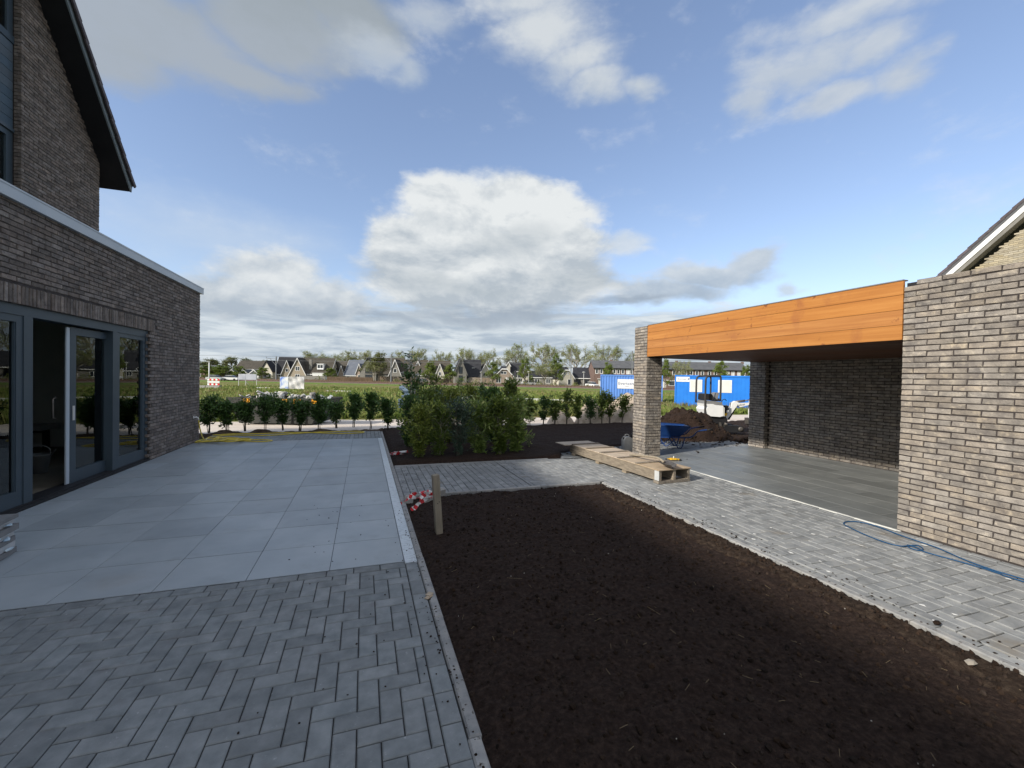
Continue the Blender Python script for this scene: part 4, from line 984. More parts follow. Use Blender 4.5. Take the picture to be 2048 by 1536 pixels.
# jerrycan behind the pillar
t = thing('jerrycan', 'grey plastic jerrycan standing half hidden behind the brick pillar', 'jerrycan', (5.64, 8.22, 0.004), -.2)
m = MB(); m.prism([(-.10, -.09, 0), (.12, -.09, 0), (.12, -.09, .28), (.04, -.09, .33), (-.06, -.09, .33), (-.10, -.09, .26)], (0, .18, 0)); m.build('can', M['grey'], t)
MB().tube(spline([(-.05, 0, .33), (-.045, 0, .375), (.03, 0, .375), (.04, 0, .33)], 4), .012, 6).build('handle', M['grey'], t)
MB().lathe([(.024, .30), (.024, .345)], (-.085, 0, -.03), 10).build('cap', M['black'], t)
# blue cord
cp = [(2048, 1166), (2000, 1150), (1960, 1137), (1900, 1120), (1850, 1106), (1835, 1098), (1815, 1092), (1820, 1098), (1838, 1103), (1846, 1100), (1836, 1093), (1820, 1093), (1800, 1094), (1765, 1085), (1725, 1069), (1698, 1056), (1687, 1049), (1695, 1045), (1720, 1046), (1755, 1055), (1805, 1074), (1870, 1096), (1930, 1122), (1985, 1142), (2048, 1161)]
pp = [gnd(u, v) for u, v in cp]
pp = [Vector((5.24, 0.9, 0))]+pp+[Vector((5.28, 0.9, 0))]
m = MB(); m.tube(spline([(q.x, q.y, .0105) for q in pp], 6), .0055, 6)
m.build('blue_cord', M['cord'], label='thin blue cord looped on the path beside the brick wall', cat='cord')
# stack of wrapped stone strips at the left edge
q = gnd(-14, 1124)
t = thing('stone_stack', 'low stack of dark slabs in torn plastic wrap at the left edge of the patio', 'slab stack', (q.x-.12, q.y-.02, 0.0), .12)
z = .004
for k in range(7):
    h = (.045, .05, .04, .05, .05, .045, .03)[k]; o = random.uniform(-.02, .02)
    MB().box(-.42+o, .17+o, -.2, .22, z, z+h).build('slab', M['lightgrey' if k % 2 else 'grey'], t); z += h+.004
for zz in (.06, .16, .21, .29):
    m = MB()
    for i in range(3): m.blob((.165+random.uniform(-.02, .02), -.19+.14*i, zz+random.uniform(-.02, .02)), (.022, .05, .012), 0, .45)
    m.build('plastic_wrap', M['wrap'], t)
MB().box(-.42, .19, -.205, -.19, .262, .285).build('white_strip', M['white'], t)
# wheelbarrow
q = gnd(1350, 894)
t = thing('wheelbarrow', 'blue wheelbarrow parked on the paving behind the brick pillar', 'wheelbarrow', (q.x, q.y, 0.004), -YAW-0.12)
# local x = towards the handles, y = away
m = MB()
def ring(x0, x1, y, z0, z1): return [(x0, -y, z0), (x1, -y, z1), (x1, y, z1), (x0, y, z0)]
bot, top = ring(-.42, .06, .18, .26, .27), ring(-.70, .28, .31, .56, .53)
topi = ring(-.68, .26, .295, .56, .53); boti = ring(-.41, .05, .17, .275, .285)
m.add(bot+top+topi+boti, [(3, 2, 1, 0), (0, 1, 5, 4), (1, 2, 6, 5), (2, 3, 7, 6), (3, 0, 4, 7), (4, 5, 9, 8), (5, 6, 10, 9), (6, 7, 11, 10), (7, 4, 8, 11), (9, 8, 12, 13), (10, 9, 13, 14), (11, 10, 14, 15), (8, 11, 15, 12), (12, 15, 14, 13)])
m.build('tray', M['barrowblue'], t)
m = MB(); m.tube(top+[top[0]], .013, 6); m.build('rim', M['barrowblue'], t)
for s in (-1, 1):
    m = MB(); m.tube(spline([(-.86, s*.05, .19), (-.45, s*.16, .24), (.10, s*.24, .26), (.32, s*.27, .30), (.45, s*.28, .43), (.72, s*.29, .48)], 5), .016, 7); m.build('handle', M['barrowblue'], t)
    m = MB(); m.tube(spline([(-.12, s*.2, .25), (.0, s*.22, .03), (.05, s*.22, .0), (.10, s*.22, .03), (.16, s*.24, .26)], 5), .013, 6); m.build('leg', M['barrowblue'], t)
    m = MB(); m.tube(spline([(-.40, s*.15, .25), (-.3, s*.17, .07), (-.22, s*.18, .05), (-.05, s*.21, .22)], 5), .012, 6); m.build('brace', M['barrowblue'], t)
    m = MB(); m.tube([(.64, s*.288, .465), (.76, s*.292, .49)], .021, 8); m.build('grip', M['black'], t)
w = MB(); w.lathe([(.07, -.035), (.16, -.04), (.19, -.02), (.19, .02), (.16, .04), (.07, .035)], (-.88, 0, .19), 18, M=Matrix.Rotation(pi/2, 4, 'X')); w = w.build('wheel', M['black'], t)
MB().lathe([(.03, -.06), (.09, -.03), (.09, .03), (.03, .06)], (-.88, 0, .19), 12, M=Matrix.Rotation(pi/2, 4, 'X')).build('rim_disc', M['grey'], w)
# peat heap
def heap(x0, y0, rx, ry, h, seed):
    def f(x, y):
        d = sqrt(((x-x0)/rx)**2+((y-y0)/ry)**2)*(1+.22*nz3(x+seed, y, seed, .9))
        return -0.15+(h+.15)*(.5+.5*cos(pi*min(1, d)))**.8*(1+0.20*fb(x+seed, y, 1.6, 3))+0.07*fb(x, y+seed, 3.5, 4)*min(1, max(0, 1.15-d)*3)
    return f
hc = pt(1370, 850, 12.45)
f1 = heap(hc.x, hc.y, 1.95, 1.35, .76, 3)
sheet(frange(hc.x-2.4, hc.x+2.4, 110), frange(hc.y-1.9, hc.y+1.9, 90), f1, 'peat_heap', M['soil_heap'] if 'soil_heap' in M else M['peat'], label='heap of loose dark soil beside the small excavator', cat='soil heap')
m = MB()
for k in range(700):
    a, r = random.uniform(0, 2*pi), random.random()**.6; x, y = hc.x+2.1*r*cos(a), hc.y+1.85*r*sin(a)
    m.blob((x, y, max(f1(x, y), -.02)), random.uniform(.012, .05), 0, .35)
m.build('soil_lumps', M['clod'], kind='stuff')

# ------------------------------------------------------------------ mini excavator
DE = 13.4
ez = 0.065
eb = at(1440, DE, ez)
t = thing('mini_excavator', 'white mini excavator with raised arm parked beyond the soil heap', 'excavator', eb, -YAW)
PX = DE/FPX
def E(u, v, y=0.0): return ((u-1440)*PX, y, (861-v)*PX*1.0)
def eprism(poly, y0, y1): 
    return [E(u, v, y0) for u, v in poly], (0, y1-y0, 0)
m = MB(); m.prism(*eprism([(1401.5, 806), (1404, 812), (1401, 817), (1404, 826), (1410, 830), (1428, 831), (1434, 829), (1434, 809), (1418, 808), (1414, 806)], -.36, .36)); o = m.build('counterweight', M['white'], t)
m = MB(); m.prism(*eprism([(1434.2, 811), (1434.2, 829), (1437, 830), (1437, 813)], -.35, .1)); m.build('side_panel', M['offwhite'], t)
m = MB(); m.prism(*eprism([(1401.5, 805.6), (1403, 800.5), (1407, 799.5), (1418, 801), (1432, 802), (1433.5, 808.6), (1418, 807.6), (1414, 805.6)], -.34, .34)); m.build('engine_cover', M['grey'], t)
m = MB(); m.prism(*eprism([(1402.5, 799), (1403, 788), (1406, 786.5), (1417, 787), (1420.5, 792), (1420.5, 800)], -.16, .30)); m.build('air_box', M['black'], t)
m = MB(); m.prism(*eprism([(1425.5, 800.6), (1429, 786), (1432, 784), (1435, 786), (1431, 801)], -.05, .28)); m.build('seat_back', M['grey'], t)
m = MB(); m.prism(*eprism([(1428, 801.5), (1428, 798), (1438, 797), (1438, 801.5)], -.06, .30)); m.build('seat', M['black'], t)
m = MB()
for yy_ in (-.33, .33): m.tube(spline([E(1399.5, 852 if yy_ < 0 else 806, yy_), E(1399.5, 770, yy_), E(1400.2, 757, yy_), E(1404, 752.5, yy_), E(1415, 751.2, yy_), E(1425, 751.6, yy_), E(1428.5, 754, yy_), E(1429, 770, yy_), E(1429, 800, yy_)], 4), .028, 7)
m.bar(E(1407, 751.5, -.33), E(1407, 751.5, .33), .05).bar(E(1425, 751.5, -.33), E(1425, 751.5, .33), .05); m.build('roll_bar', M['rops'], t)
for yy_ in (-.10, .32): 
    m = MB(); m.tube(spline([E(1438, 806, yy_), E(1440, 799, yy_), E(1445, 797, yy_), E(1448, 800, yy_)], 4), .012, 6); m.build('control_lever', M['black'], t)
m = MB(); m.prism(*eprism([(1436, 809.5), (1450.5, 809.5), (1450.5, 818), (1448, 826), (1436.5, 826)], -.18, .22)); m.build('swing_post', M['black'], t)
m = MB(); m.prism(*eprism([(1437, 824.5), (1447.5, 824.5), (1446, 829.5), (1437, 829.5)], -.20, -.182)); m.build('warning_plate', M['yellow'], t)
MB().prism(*eprism([(1446.2, 819), (1450.3, 818.6), (1449, 823.5), (1446, 823.5)], -.20, -.182)).build('white_plate', M['white'], t)
m = MB(); m.prism(*eprism([(1407, 831.4), (1443, 831.4), (1446, 840), (1441, 847), (1412, 842)], -.28, .28)); m.build('chassis', M['black'], t)
m = MB(); m.prism(*eprism([(1443.3, 840.5), (1448.3, 842), (1471, 808.5), (1476.5, 812.3), (1499.8, 806), (1499.8, 803.2), (1475, 804.2), (1467.5, 800.6), (1460.5, 804.3), (1459.2, 812)], -.075, .075))
bm_ = m.build('boom', M['white'], t)
m = MB(); m.prism(*eprism([(1462, 813), (1450, 838), (1457, 838), (1470, 815)], -.04, .04)); m.build('boom_cylinder', M['black'], t)
m = MB(); m.tube([E(1469, 802, -.02), E(1487, 799.5, -.02)], .036, 8).tube([E(1487, 799.5, -.02), E(1499, 797, -.02)], .018, 8); m.build('arm_cylinder', M['steel'], t)
m = MB(); m.prism(*eprism([(1496.5, 806), (1499.5, 794.5), (1503.5, 794), (1506, 806), (1502, 834), (1498, 834)], -.06, .06)); m.build('dipper_arm', M['white'], t)
m = MB(); m.prism(*eprism([(1494, 834), (1508, 833), (1512, 842), (1505, 851), (1495, 846)], -.17, .17)); m.build('bucket', M['steel'], t)
me = text_mesh('bobcat', 0.085, .001); me.materials.append(M['black'])
o = link('lettering', me, t); o.location = E(1478.5, 807.6, -.0772); o.rotation_euler = (pi/2, -0.16, 0)
for yy_ in (-.33, .22):
    m = MB(); m.prism(*eprism([(1405, 849), (1400, 853), (1401, 858), (1406, 860), (1466, 861), (1473, 860), (1477.5, 856), (1477, 851), (1471, 848), (1440, 846.5), (1410, 847.5)], yy_, yy_+.16)); tr_ = m.build('track', M['black'], t)
    for u in (1407, 1470): MB().lathe([(.02, -.012), (.075, -.012), (.075, .012), (.02, .012)], E(u, 854.3, yy_-.006), 14, M=Matrix.Rotation(pi/2, 4, 'X')).build('wheel', M['steel'], tr_)
m = MB(); m.prism(*eprism([(1412, 842.3), (1441, 847.3), (1441, 855), (1412, 854)], -.17, .17)); m.build('undercarriage', M['black'], t)
m = MB(); m.bar(E(1436, 840, -.2), E(1444, 846, -.3), .05).bar(E(1444, 846, -.3), E(1430, 851, -.3), .06); m.prism(*eprism([(1428, 842), (1431, 842), (1433, 856), (1429, 858)], -.36, -.30)); m.build('dozer_blade', M['steel'], t)

# ------------------------------------------------------------------ shrubs
def shrub(h, w, nleaf, leafmat, ln, seed, stems=4, bare=0.25, lean=0.0, shape=1.0, droop=0.2, lw=0.34, loc=(0, 0, 0), label=None, group=None, cat='shrub', name='shrub', stemr=.009, stemmat='bark', root=None, peak=0.0, up=1.0, tipx=.6):
    """> stem, foliage; leaves hang on real twigs spread through an uneven column"""
    rr = random.Random(seed); st = random.getstate(); random.seed(seed)
    t = thing(name, label, cat, loc, rr.uniform(0, 6.28), group)
    sm, lf = MB(), MB(); tips = []
    clump = [(rr.uniform(0, 6.28), rr.uniform(bare+.05, 1.0), rr.uniform(.55, 1.15)) for _ in range(9)]
    for s in range(stems):
        a = rr.uniform(0, 6.28); o = rr.uniform(.0, .35)*w/2; hh = h*rr.uniform(.78, .98)
        pts = [Vector((.03*cos(a), .03*sin(a), -.04))]
        for k in range(1, 6):
            f = k/5; r = o*f**.8+rr.uniform(-.02, .02)*w; pts.append(Vector((r*cos(a)+lean*f*h, r*sin(a), hh*f)))
        sm.tube(pts, [stemr*(1-.8*i/5) for i in range(6)], 5)
        for b in range(9):
            f = rr.uniform(bare*.9, .97); i = min(4, int(f*5)); p0 = pts[i].lerp(pts[i+1], f*5-i)
            prof = (sin(pi*min(1, max(0.02, (f-bare*.7)/(1.04-bare*.7)))**.75)*.85+.15)*w/2*shape
            if peak: prof = w/2*max(.1, min((f-bare*.6)/(peak-bare*.6), ((1.08-f)/(1.08-peak))**tipx))
            q = 0
            for (ca, cf, cr) in clump:
                q = max(q, cr*math.exp(-((f-cf)/.2)**2)*(0.6+.4*cos(a-ca)))
            b_a = rr.uniform(0, 6.28); L = prof*(0.45+.6*q)*(rr.uniform(.3, 1.35) if peak else rr.uniform(.6, 1.1))
            p1 = p0+Vector((cos(b_a)*L, sin(b_a)*L, rr.uniform(.15, .8)*L*up+.03+(.10*h*rr.random()**3 if peak else 0)))
            sm.tube([p0, p0.lerp(p1, .5)+Vector((0, 0, -.02*h)), p1], [stemr*.4, stemr*.3, stemr*.12], 4, cap=False)
            tips.append((p0, p1))
        tips.append((pts[-2], pts[-1]+Vector((0, 0, .03*h))))
    n = nleaf//len(tips)
    for p0, p1 in tips:
        d0 = (p1-p0)
        for i in range(n):
            f = rr.uniform(.12, 1.06); p = p0+d0*f+Vector((rr.gauss(0, 1), rr.gauss(0, 1), rr.gauss(0, 1)))*.035*w
            d = d0.normalized()*.7+Vector((rr.gauss(0, .7), rr.gauss(0, .7), rr.gauss(.1, .6)-droop))
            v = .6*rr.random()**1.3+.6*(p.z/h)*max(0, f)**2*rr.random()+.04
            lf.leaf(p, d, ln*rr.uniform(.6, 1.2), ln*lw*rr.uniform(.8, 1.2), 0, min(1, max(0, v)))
    sm.build('stem', M[stemmat], t); lf.build('foliage', M[leafmat], t)
    random.setstate(st); return t
left = [(418, 866, .98, 800), (455, 866, .92, 806), (491, 863, .95, 808), (531, 864, 1.12, 792), (566, 861, 1.05, 800), (600, 862, 1.1, 800), (638, 862, 1.12, 797), (673, 857, .98, 806), (707, 855, 1.06, 792), (741, 859, 1.12, 791), (776, 864, 1.02, 795)]
where = ['nearest the house corner', 'second from the house corner', 'third from the house corner', 'left of the skip centre with open stems', 'in front of the middle of the skip', 'sixth from the house corner, with forked stems', 'in front of the right half of the skip', 'at the right end of the skip', 'dense column right of the skip on a soil mound', 'slim one at the end of the paved strip', 'last of the left row, at the corner of the shrub bed']
for i, (u, v, hh, tv_) in enumerate(left):
    p = gnd(u, v-3); top = pt(u, tv_-6, (Vector((p.x, p.y, 0))-Vector((0, 0, H))).dot(Vector(FWD)))
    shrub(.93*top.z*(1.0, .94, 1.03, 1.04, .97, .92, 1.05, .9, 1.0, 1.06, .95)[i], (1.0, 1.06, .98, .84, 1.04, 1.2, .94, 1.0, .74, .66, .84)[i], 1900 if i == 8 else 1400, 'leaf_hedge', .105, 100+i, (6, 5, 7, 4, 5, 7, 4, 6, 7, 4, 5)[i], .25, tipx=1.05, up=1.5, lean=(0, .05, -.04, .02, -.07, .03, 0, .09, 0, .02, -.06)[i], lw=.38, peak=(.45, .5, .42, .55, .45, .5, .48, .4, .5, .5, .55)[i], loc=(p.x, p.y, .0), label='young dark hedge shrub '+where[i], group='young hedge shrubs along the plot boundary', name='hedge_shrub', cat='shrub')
right = [(1059, 853, 798), (1086, 850, 797), (1110, 849, 799), (1133, 849, 788), (1156, 848, 790), (1181, 847, 795), (1203, 846, 789), (1219, 846, 788), (1244, 845, 793)]
wr = ['leftmost of the right row, beside the big shrub group', 'second of the right row, counting from the shrub group', 'third of the right row, low and open', 'fourth of the right row, tall and forked', 'left of the sand heap, slim and upright', 'in front of the first sand heap', 'bushy one left of the container sign', 'below the blue container', 'last of the right row, nearest the pillar']
for i, (u, v, tv_) in enumerate(right):
    p = gnd(u, v); top = pt(u, tv_-4, (Vector((p.x, p.y, 0))-Vector((0, 0, H))).dot(Vector(FWD)))
    shrub(top.z*(.96, 1.0, .88, 1.05, 1.02, .94, 1.04, .97, 1.0)[i], (.80, .76, .84, .80, .62, .96, .92, .86, .84)[i], 850, 'leaf_hedge' if i % 4 == 1 else 'leaf_olive', .105, 140+i, (4, 5, 6, 4, 4, 6, 6, 5, 4)[i], .24, tipx=.9, up=1.5, lean=(.04, -.03, .06, 0, .02, -.06, .04, 0, -.05)[i], lw=.38, peak=.44+.04*(i % 4), loc=(p.x, p.y, -.02), label='young green hedge shrub, '+wr[i], group='young hedge shrubs along the plot boundary', name='hedge_shrub', cat='shrub')
# the dense group of planted shrubs; (u base, v base, height, width, leaf material, leaf length, wording)
grp = [(838, 918, 1.05, .85, 'leaf_lime', .075, 'lime green shrub at the front left of the shrub group'),
       (878, 914, 1.12, .85, 'leaf_olive', .07, 'olive green shrub with forked pale stems in the front of the group'),
       (916, 913, 1.12, 1.0, 'leaf_blue', .06, 'bluish green shrub in the front centre of the shrub group'),
       (957, 908, 1.12, .80, 'leaf_pale', .105, 'shrub with long pale hanging leaves right of the bluish one'),
       (1000, 910, 1.22, .85, 'leaf_olive', .095, 'leafy olive shrub with a pale stem at the front right of the group'),
       (1032, 905, 1.20, .72, 'leaf_pale', .105, 'tall shrub with drooping leaves at the right end of the group'),
       (815, 897, 1.22, .80, 'leaf_hedge', .075, 'dark upright shrub at the left end of the group'),
       (856, 893, 1.45, .90, 'leaf_olive', .075, 'tall olive shrub in the second row left'),
       (898, 890, 1.45, .90, 'leaf_lime', .07, 'bright lime shrub in the second row above the bluish one'),
       (942, 887, 1.45, .90, 'leaf_lime', .075, 'lime tipped shrub in the second row right of centre'),
       (985, 887, 1.42, .90, 'leaf_hedge', .09, 'dark leafy shrub in the second row right'),
       (1022, 886, 1.62, .80, 'leaf_olive', .085, 'tallest leafy shrub at the right back of the group'),
       (874, 874, 1.40, .9, 'leaf_olive', .07, 'olive shrub hidden at the back left of the group'),
       (965, 872, 1.40, .9, 'leaf_hedge', .08, 'dark shrub at the back centre of the group')]
for i, (u, v, hh, ww, lm, ln, lb) in enumerate(grp):
    p = gnd(u, v); shrub(hh*.97, ww, 2300 if i < 6 else 1900, lm, ln*1.35, 200+i, 9, .07, shape=1.1, droop=.35 if 'pale' in lm else .1, lw=.26, loc=(p.x, p.y, .0), label=lb, group='planted shrub group beside the patio', stemr=.009, stemmat='twig' if i in (1, 3, 4, 5) else 'bark', peak=.5, up=1.9, tipx=.75, name='shrub')
for i, (u, v, tvv, ww, lm, nl, ln, lb) in enumerate(((822, 885, 704, .75, 'leaf_hedge', 430, .115, 'young tree with dark leaves and white blossom standing tallest in the group'), (866, 878, 735, .7, 'leaf_olive', 620, .08, 'slim young tree with sparse leaves above the middle of the group'), (914, 876, 738, .9, 'leaf_pale', 520, .07, 'young tree with open spreading branches above the group centre'), (836, 880, 745, .55, 'leaf_hedge', 420, .10, 'thin young tree with few leaves just right of the blossoming one'))):
    p = gnd(u, v); D = (Vector((p.x, p.y, 0))-Vector((0, 0, H))).dot(Vector(FWD)); top = pt(u, tvv, D)
    t = shrub(top.z, ww, nl, lm, ln, 250+i, 3 if i != 2 else 4, .52, loc=(p.x, p.y, 0), lean=.03 if i == 0 else 0, label=lb, cat='tree', name='young_tree', stemr=.014, shape=.8, lw=.34, stemmat='twig' if i else 'bark')
    if i == 0:
        b = MB(); rr = random.Random(5)
        for k in range(44):
            z = top.z*rr.uniform(.55, 1.0); r = .30*rr.random(); a = rr.uniform(0, 6.28); c = Vector((r*cos(a)+.03*z, r*sin(a), z))
            for j in range(7): b.leaf(c, Vector((rr.gauss(0, 1), rr.gauss(0, 1), rr.gauss(.4, 1))), .05, .03, 0, rr.random())
        b.build('blossom', M['blossom'], t)
# lower greenery on the soil
for (u, v, hh, lm, lb) in ((872, 913, .16, 'leaf_lime', 'tiny yellowish plant at the foot of the front shrubs'), (1058, 896, .28, 'leaf_pale', 'small loose shrub sprig at the right edge of the group')):
    p = gnd(u, v); shrub(hh, .34, 160, lm, .05, int(u), 3, .05, loc=(p.x, p.y, .02), label=lb, name='small_plant', cat='plant', stemr=.004)
# plastic wrapped round a trunk, bulk bag behind
D = 9.9
m = MB(); rr = random.Random(9)
for k, (u, v, r) in enumerate(((803, 776, .075), (810, 781, .10), (814, 789, .085), (808, 793, .06), (803, 801, .075), (801, 808, .055), (800, 814, .04))):
    m.blob(pt(u, v, D), (r, r*.8, r*.75), 0, .4)
m.build('plastic_wrap', M['wrap'], label='crumpled pale blue plastic sheet tied round the blossoming tree', cat='plastic sheet')
p = at(951, 13.6, -.09)
t = thing('bulk_bag', 'white builder\'s bulk bag standing behind the shrub group', 'bag', p, -YAW)
m = MB(); vs = []
for j, (z, s) in enumerate(((0, .38), (.3, .45), (.7, .44), (.93, .43))):
    for k in range(16):
        a = 2*pi*k/16; q = 1/max(abs(cos(a)), abs(sin(a)))**.7; vs.append((s*cos(a)*q, s*sin(a)*q, z+(0.06*sin(3*a+1) if j == 3 else 0)))
m.add(vs, [(j*16+k, j*16+(k+1) % 16, (j+1)*16+(k+1) % 16, (j+1)*16+k) for j in range(3) for k in range(16)]+[tuple(range(15, -1, -1))], smooth=True)
m.add([(x*.93, y*.93, .72) for x, y, z in vs[48:]], [tuple(range(16))]); m.build('bag_body', M['white'], t)
for sx_ in (-1, 1):
    for sy_ in (-1, 1): MB().tube(spline([(sx_*.38, sy_*.12, .9), (sx_*.42, sy_*.24, 1.06), (sx_*.38, sy_*.38, .9)], 4), .018, 4).build('loop', M['white'], t)

# ------------------------------------------------------------------ skip with rubble
p = at(575, 16.2, -.26)
t = thing('rubble_skip', 'dark grey open skip with orange reflectors, heaped with rubble behind the hedge', 'skip', p, -YAW+.02)
L2, W2, HT = 1.72, .85, .98
m = MB()
o = [(-L2, -W2), (L2, -W2), (L2, W2), (-L2, W2)]; bt = [(-L2+.42, -W2), (L2-.42, -W2), (L2-.42, W2), (-L2+.42, W2)]
vs = [(x, y, .08) for x, y in bt]+[(x, y, HT) for x, y in o]+[(x*.985, y*.96, HT) for x, y in o]+[(x*.98, y*.96, .14) for x, y in bt]
m.add(vs, [(3, 2, 1, 0), (0, 1, 5, 4), (1, 2, 6, 5), (2, 3, 7, 6), (3, 0, 4, 7), (4, 5, 9, 8), (5, 6, 10, 9), (6, 7, 11, 10), (7, 4, 8, 11), (9, 8, 12, 13), (10, 9, 13, 14), (11, 10, 14, 15), (8, 11, 15, 12), (12, 15, 14, 13)])
m.build('skip_body', M['skipgrey'], t)
m = MB(); m.box(-L2-.03, L2+.03, -W2-.045, -W2-.002, HT-.20, HT+.02).box(-L2-.03, L2+.03, W2+.002, W2+.04, HT-.08, HT+.02); m.build('rim_beam', M['skipgrey'], t)
for k in range(5):
    x = -.95+.50*k; MB().box(x-.035, x+.035, -W2-.05, -W2-.003, .12, HT-.205).build('rib', M['skipgrey'], t)
for x in (-1.02, -.28, .38, .78, 1.42): MB().box(x-.12, x+.12, -W2-.052, -W2-.046, HT-.17, HT-.01).build('reflector', M['orange'], t)
for x in (-1.3, 1.3): MB().tube([(x, -W2-.05, HT-.3), (x, -W2-.14, HT-.3)], .035, 8).build('lifting_lug', M['steel'], t)
rr = random.Random(2)
for k in range(46):
    x, y = rr.uniform(-1.4, 1.4), rr.uniform(-.75, .75); z = HT-.06+.18*math.exp(-((x+.45)/.3)**2)+.16*math.exp(-((x-.75)/.3)**2)+rr.uniform(-.02, .05)
    m = MB()
    if k % 4 == 0: m.box(-.30, .30, -.06, .06, -.014, .014)
    else: m.blob((0, 0, 0), rr.uniform(.06, .15), 0, .4, squash=.7)
    m.build('rubble', M['white' if k % 5 == 0 else 'rubble'], loc=t.location+Matrix.Rotation(-YAW+.02, 3, 'Z') @ Vector((x, y, z)), rot=(rr.uniform(-.6, .6), rr.uniform(-.6, .6), rr.uniform(0, 6)), label='lump of pale rubble heaped in the dark grey skip' if k % 4 else 'thin board lying on the rubble in the skip', cat='rubble' if k % 4 else 'board', group='rubble in the skip' if k % 4 else 'boards in the skip')
# sand and rubble heaps behind the right hedge
for k, (u, vt, D, rx, h0, lb) in enumerate(((1183, 803, 16.6, .95, .75, 'pale grey sand heap behind the right hedge, left of the other'), (1252, 794, 17.2, 1.7, .98, 'larger sandy heap behind the hedge beside the brick pillar'), (1120, 822, 16.5, .8, .42, 'low pale rubble heap behind the third hedge shrub'))):
    c = at(u, D, -.26); h = pt(u, vt, D).z+.26
    fz = heap(c.x, c.y, rx, rx*.9, h*1.05, 11+k)
    sheet(frange(c.x-rx*1.15, c.x+rx*1.15, 44), frange(c.y-rx, c.y+rx, 40), lambda x, y, fz=fz: fz(x, y)-.24, 'sand_heap', M['sandpile'], label=lb, cat='sand heap')

# ------------------------------------------------------------------ meadow
m = MB(); rr = random.Random(21)
def infront(x, y): 
    r = inview((x, y, -.6)); return r is not None and -60 < r[0] < 2110
cnt = 0
while cnt < 15000:
    D = 17.5+58*rr.random()**1.9; u = rr.uniform(385, 1520); P = at(u, D, -.6)
    if P.y < 20.3+.5*nz3(P.x, 0, 9, .5): continue
    cnt += 1
    z = hz(P.x, P.y)-.03; d = fb(P.x, P.y, .16, 3); k = .5+.5*d
    hgt = (.22+.30*max(0, k))*rr.uniform(.6, 1.3)*(1 if D < 45 else 1.0)
    n = 4 if D < 40 else 3
    for b in range(n):
        a = rr.uniform(0, 6.28); w = (.03+.0011*D)*rr.uniform(.8, 1.5); o = rr.uniform(0, .18+.004*D); bx, by = P.x+o*cos(a), P.y+o*sin(a); ln = hgt*rr.uniform(.7, 1.1); th2 = rr.uniform(0, 6.28)
        lx, ly = .35*ln*cos(th2), .35*ln*sin(th2)
        m.add([(bx-w*cos(a+1.5), by-w*sin(a+1.5), z), (bx+w*cos(a+1.5), by+w*sin(a+1.5), z), (bx+lx, by+ly, z+ln)], [(0, 1, 2)], 0, rr.random())
m.build('meadow_weeds', M['grass'], kind='stuff')
m = MB()
for k in range(2600):                               # fresh low weeds along the far side of the road and round the containers
    if k < 1500: x = rr.uniform(-12, 30); y = 20.6+rr.random()**1.5*2.2
    else:
        u = rr.choice((rr.uniform(1190, 1330), rr.uniform(1335, 1510))); P = at(u, rr.uniform(28, 41), -.6); x, y = P.x, P.y
        if u < 1330 and (P.x*FWD[0]+P.y*FWD[1]) > 41: continue
        if u > 1330 and (P.x*FWD[0]+P.y*FWD[1]) > 35: continue
    z = hz(x, y)-.02
    for b in range(4): m.leaf((x+rr.gauss(0, .1), y+rr.gauss(0, .1), z), Vector((rr.gauss(0, .5), rr.gauss(0, .5), 1)), rr.uniform(.18, .42), rr.uniform(.05, .12), 0, rr.random()*.8)
m.build('roadside_weeds', M['grass'], kind='stuff')
m = MB()
for k in range(900):                                # dry stalks in front of the containers
    u = rr.choice((rr.uniform(1195, 1330), rr.uniform(1335, 1510))); P = at(u, rr.uniform(31, 35) if u > 1330 else rr.uniform(37, 41.5), -.6); z = hz(P.x, P.y)
    l = rr.uniform(.4, .95); m.add([(P.x-.012, P.y, z), (P.x+.012, P.y, z), (P.x+rr.gauss(0, .12), P.y+rr.gauss(0, .1), z+l)], [(0, 1, 2)], 0, rr.random())
m.build('dry_stalks', M['reed'], kind='stuff')

# ------------------------------------------------------------------ site containers
def container(u0, u1, D, D1, name, label, colour, ribbed, zt):
    a, b = pt(u0, zt, D), pt(u1, zt, D1); a.z = b.z = 0; L = (b-a).length; ang_ = math.atan2(b.y-a.y, b.x-a.x)
    top = (pt(u0, zt, D).z+pt(u1, zt, D1).z)/2; z0 = -.70; Ht = top-z0
    t = thing(name, label, 'container', (a.x, a.y, z0), ang_)
    m = MB(); m.box(.06, L-.06, .06, 2.38, .14, Ht-.06); m.build('container_wall', M[colour], t)
    m = MB()
    for x in (0, L-.11): m.box(x, x+.11, 0, .11, 0, Ht).box(x, x+.11, 2.33, 2.44, 0, Ht)
    for z, h in ((0.02, .14), (Ht-.11, .105)): m.box(.11, L-.11, 0.004, .10, z, z+h).box(.11, L-.11, 2.34, 2.436, z, z+h).box(0.004, .10, .11, 2.33, z, z+h).box(L-.10, L-.004, .11, 2.33, z, z+h)
    m.build('container_frame', M[colour], t)
    if ribbed:
        n = int((L-.3)/.27)
        for k in range(n):
            x = .17+k*.27; m = MB(); m.prism([(x, .058, .17), (x+.045, .022, .17), (x+.135, .022, .17), (x+.18, .058, .17)], (0, 0, Ht-.29)); m.build('rib', M[colour], t)
    else:
        for k in range(int((L-.3)/.30)):
            x = .16+k*.30; MB().box(x, x+.285, .046, .058, .17, Ht-.12).build('panel', M[colour], t)
    MB().box(.0, L, 0, 2.44, Ht, Ht+.03).build('roof', M[colour], t)
    return t, L, Ht
t, L, Ht = container(1201, 1326, 43.3, 42.0, 'shipping_container', 'pale blue ribbed shipping container left of the brick pillar', 'blue_pale', True, 750.5)
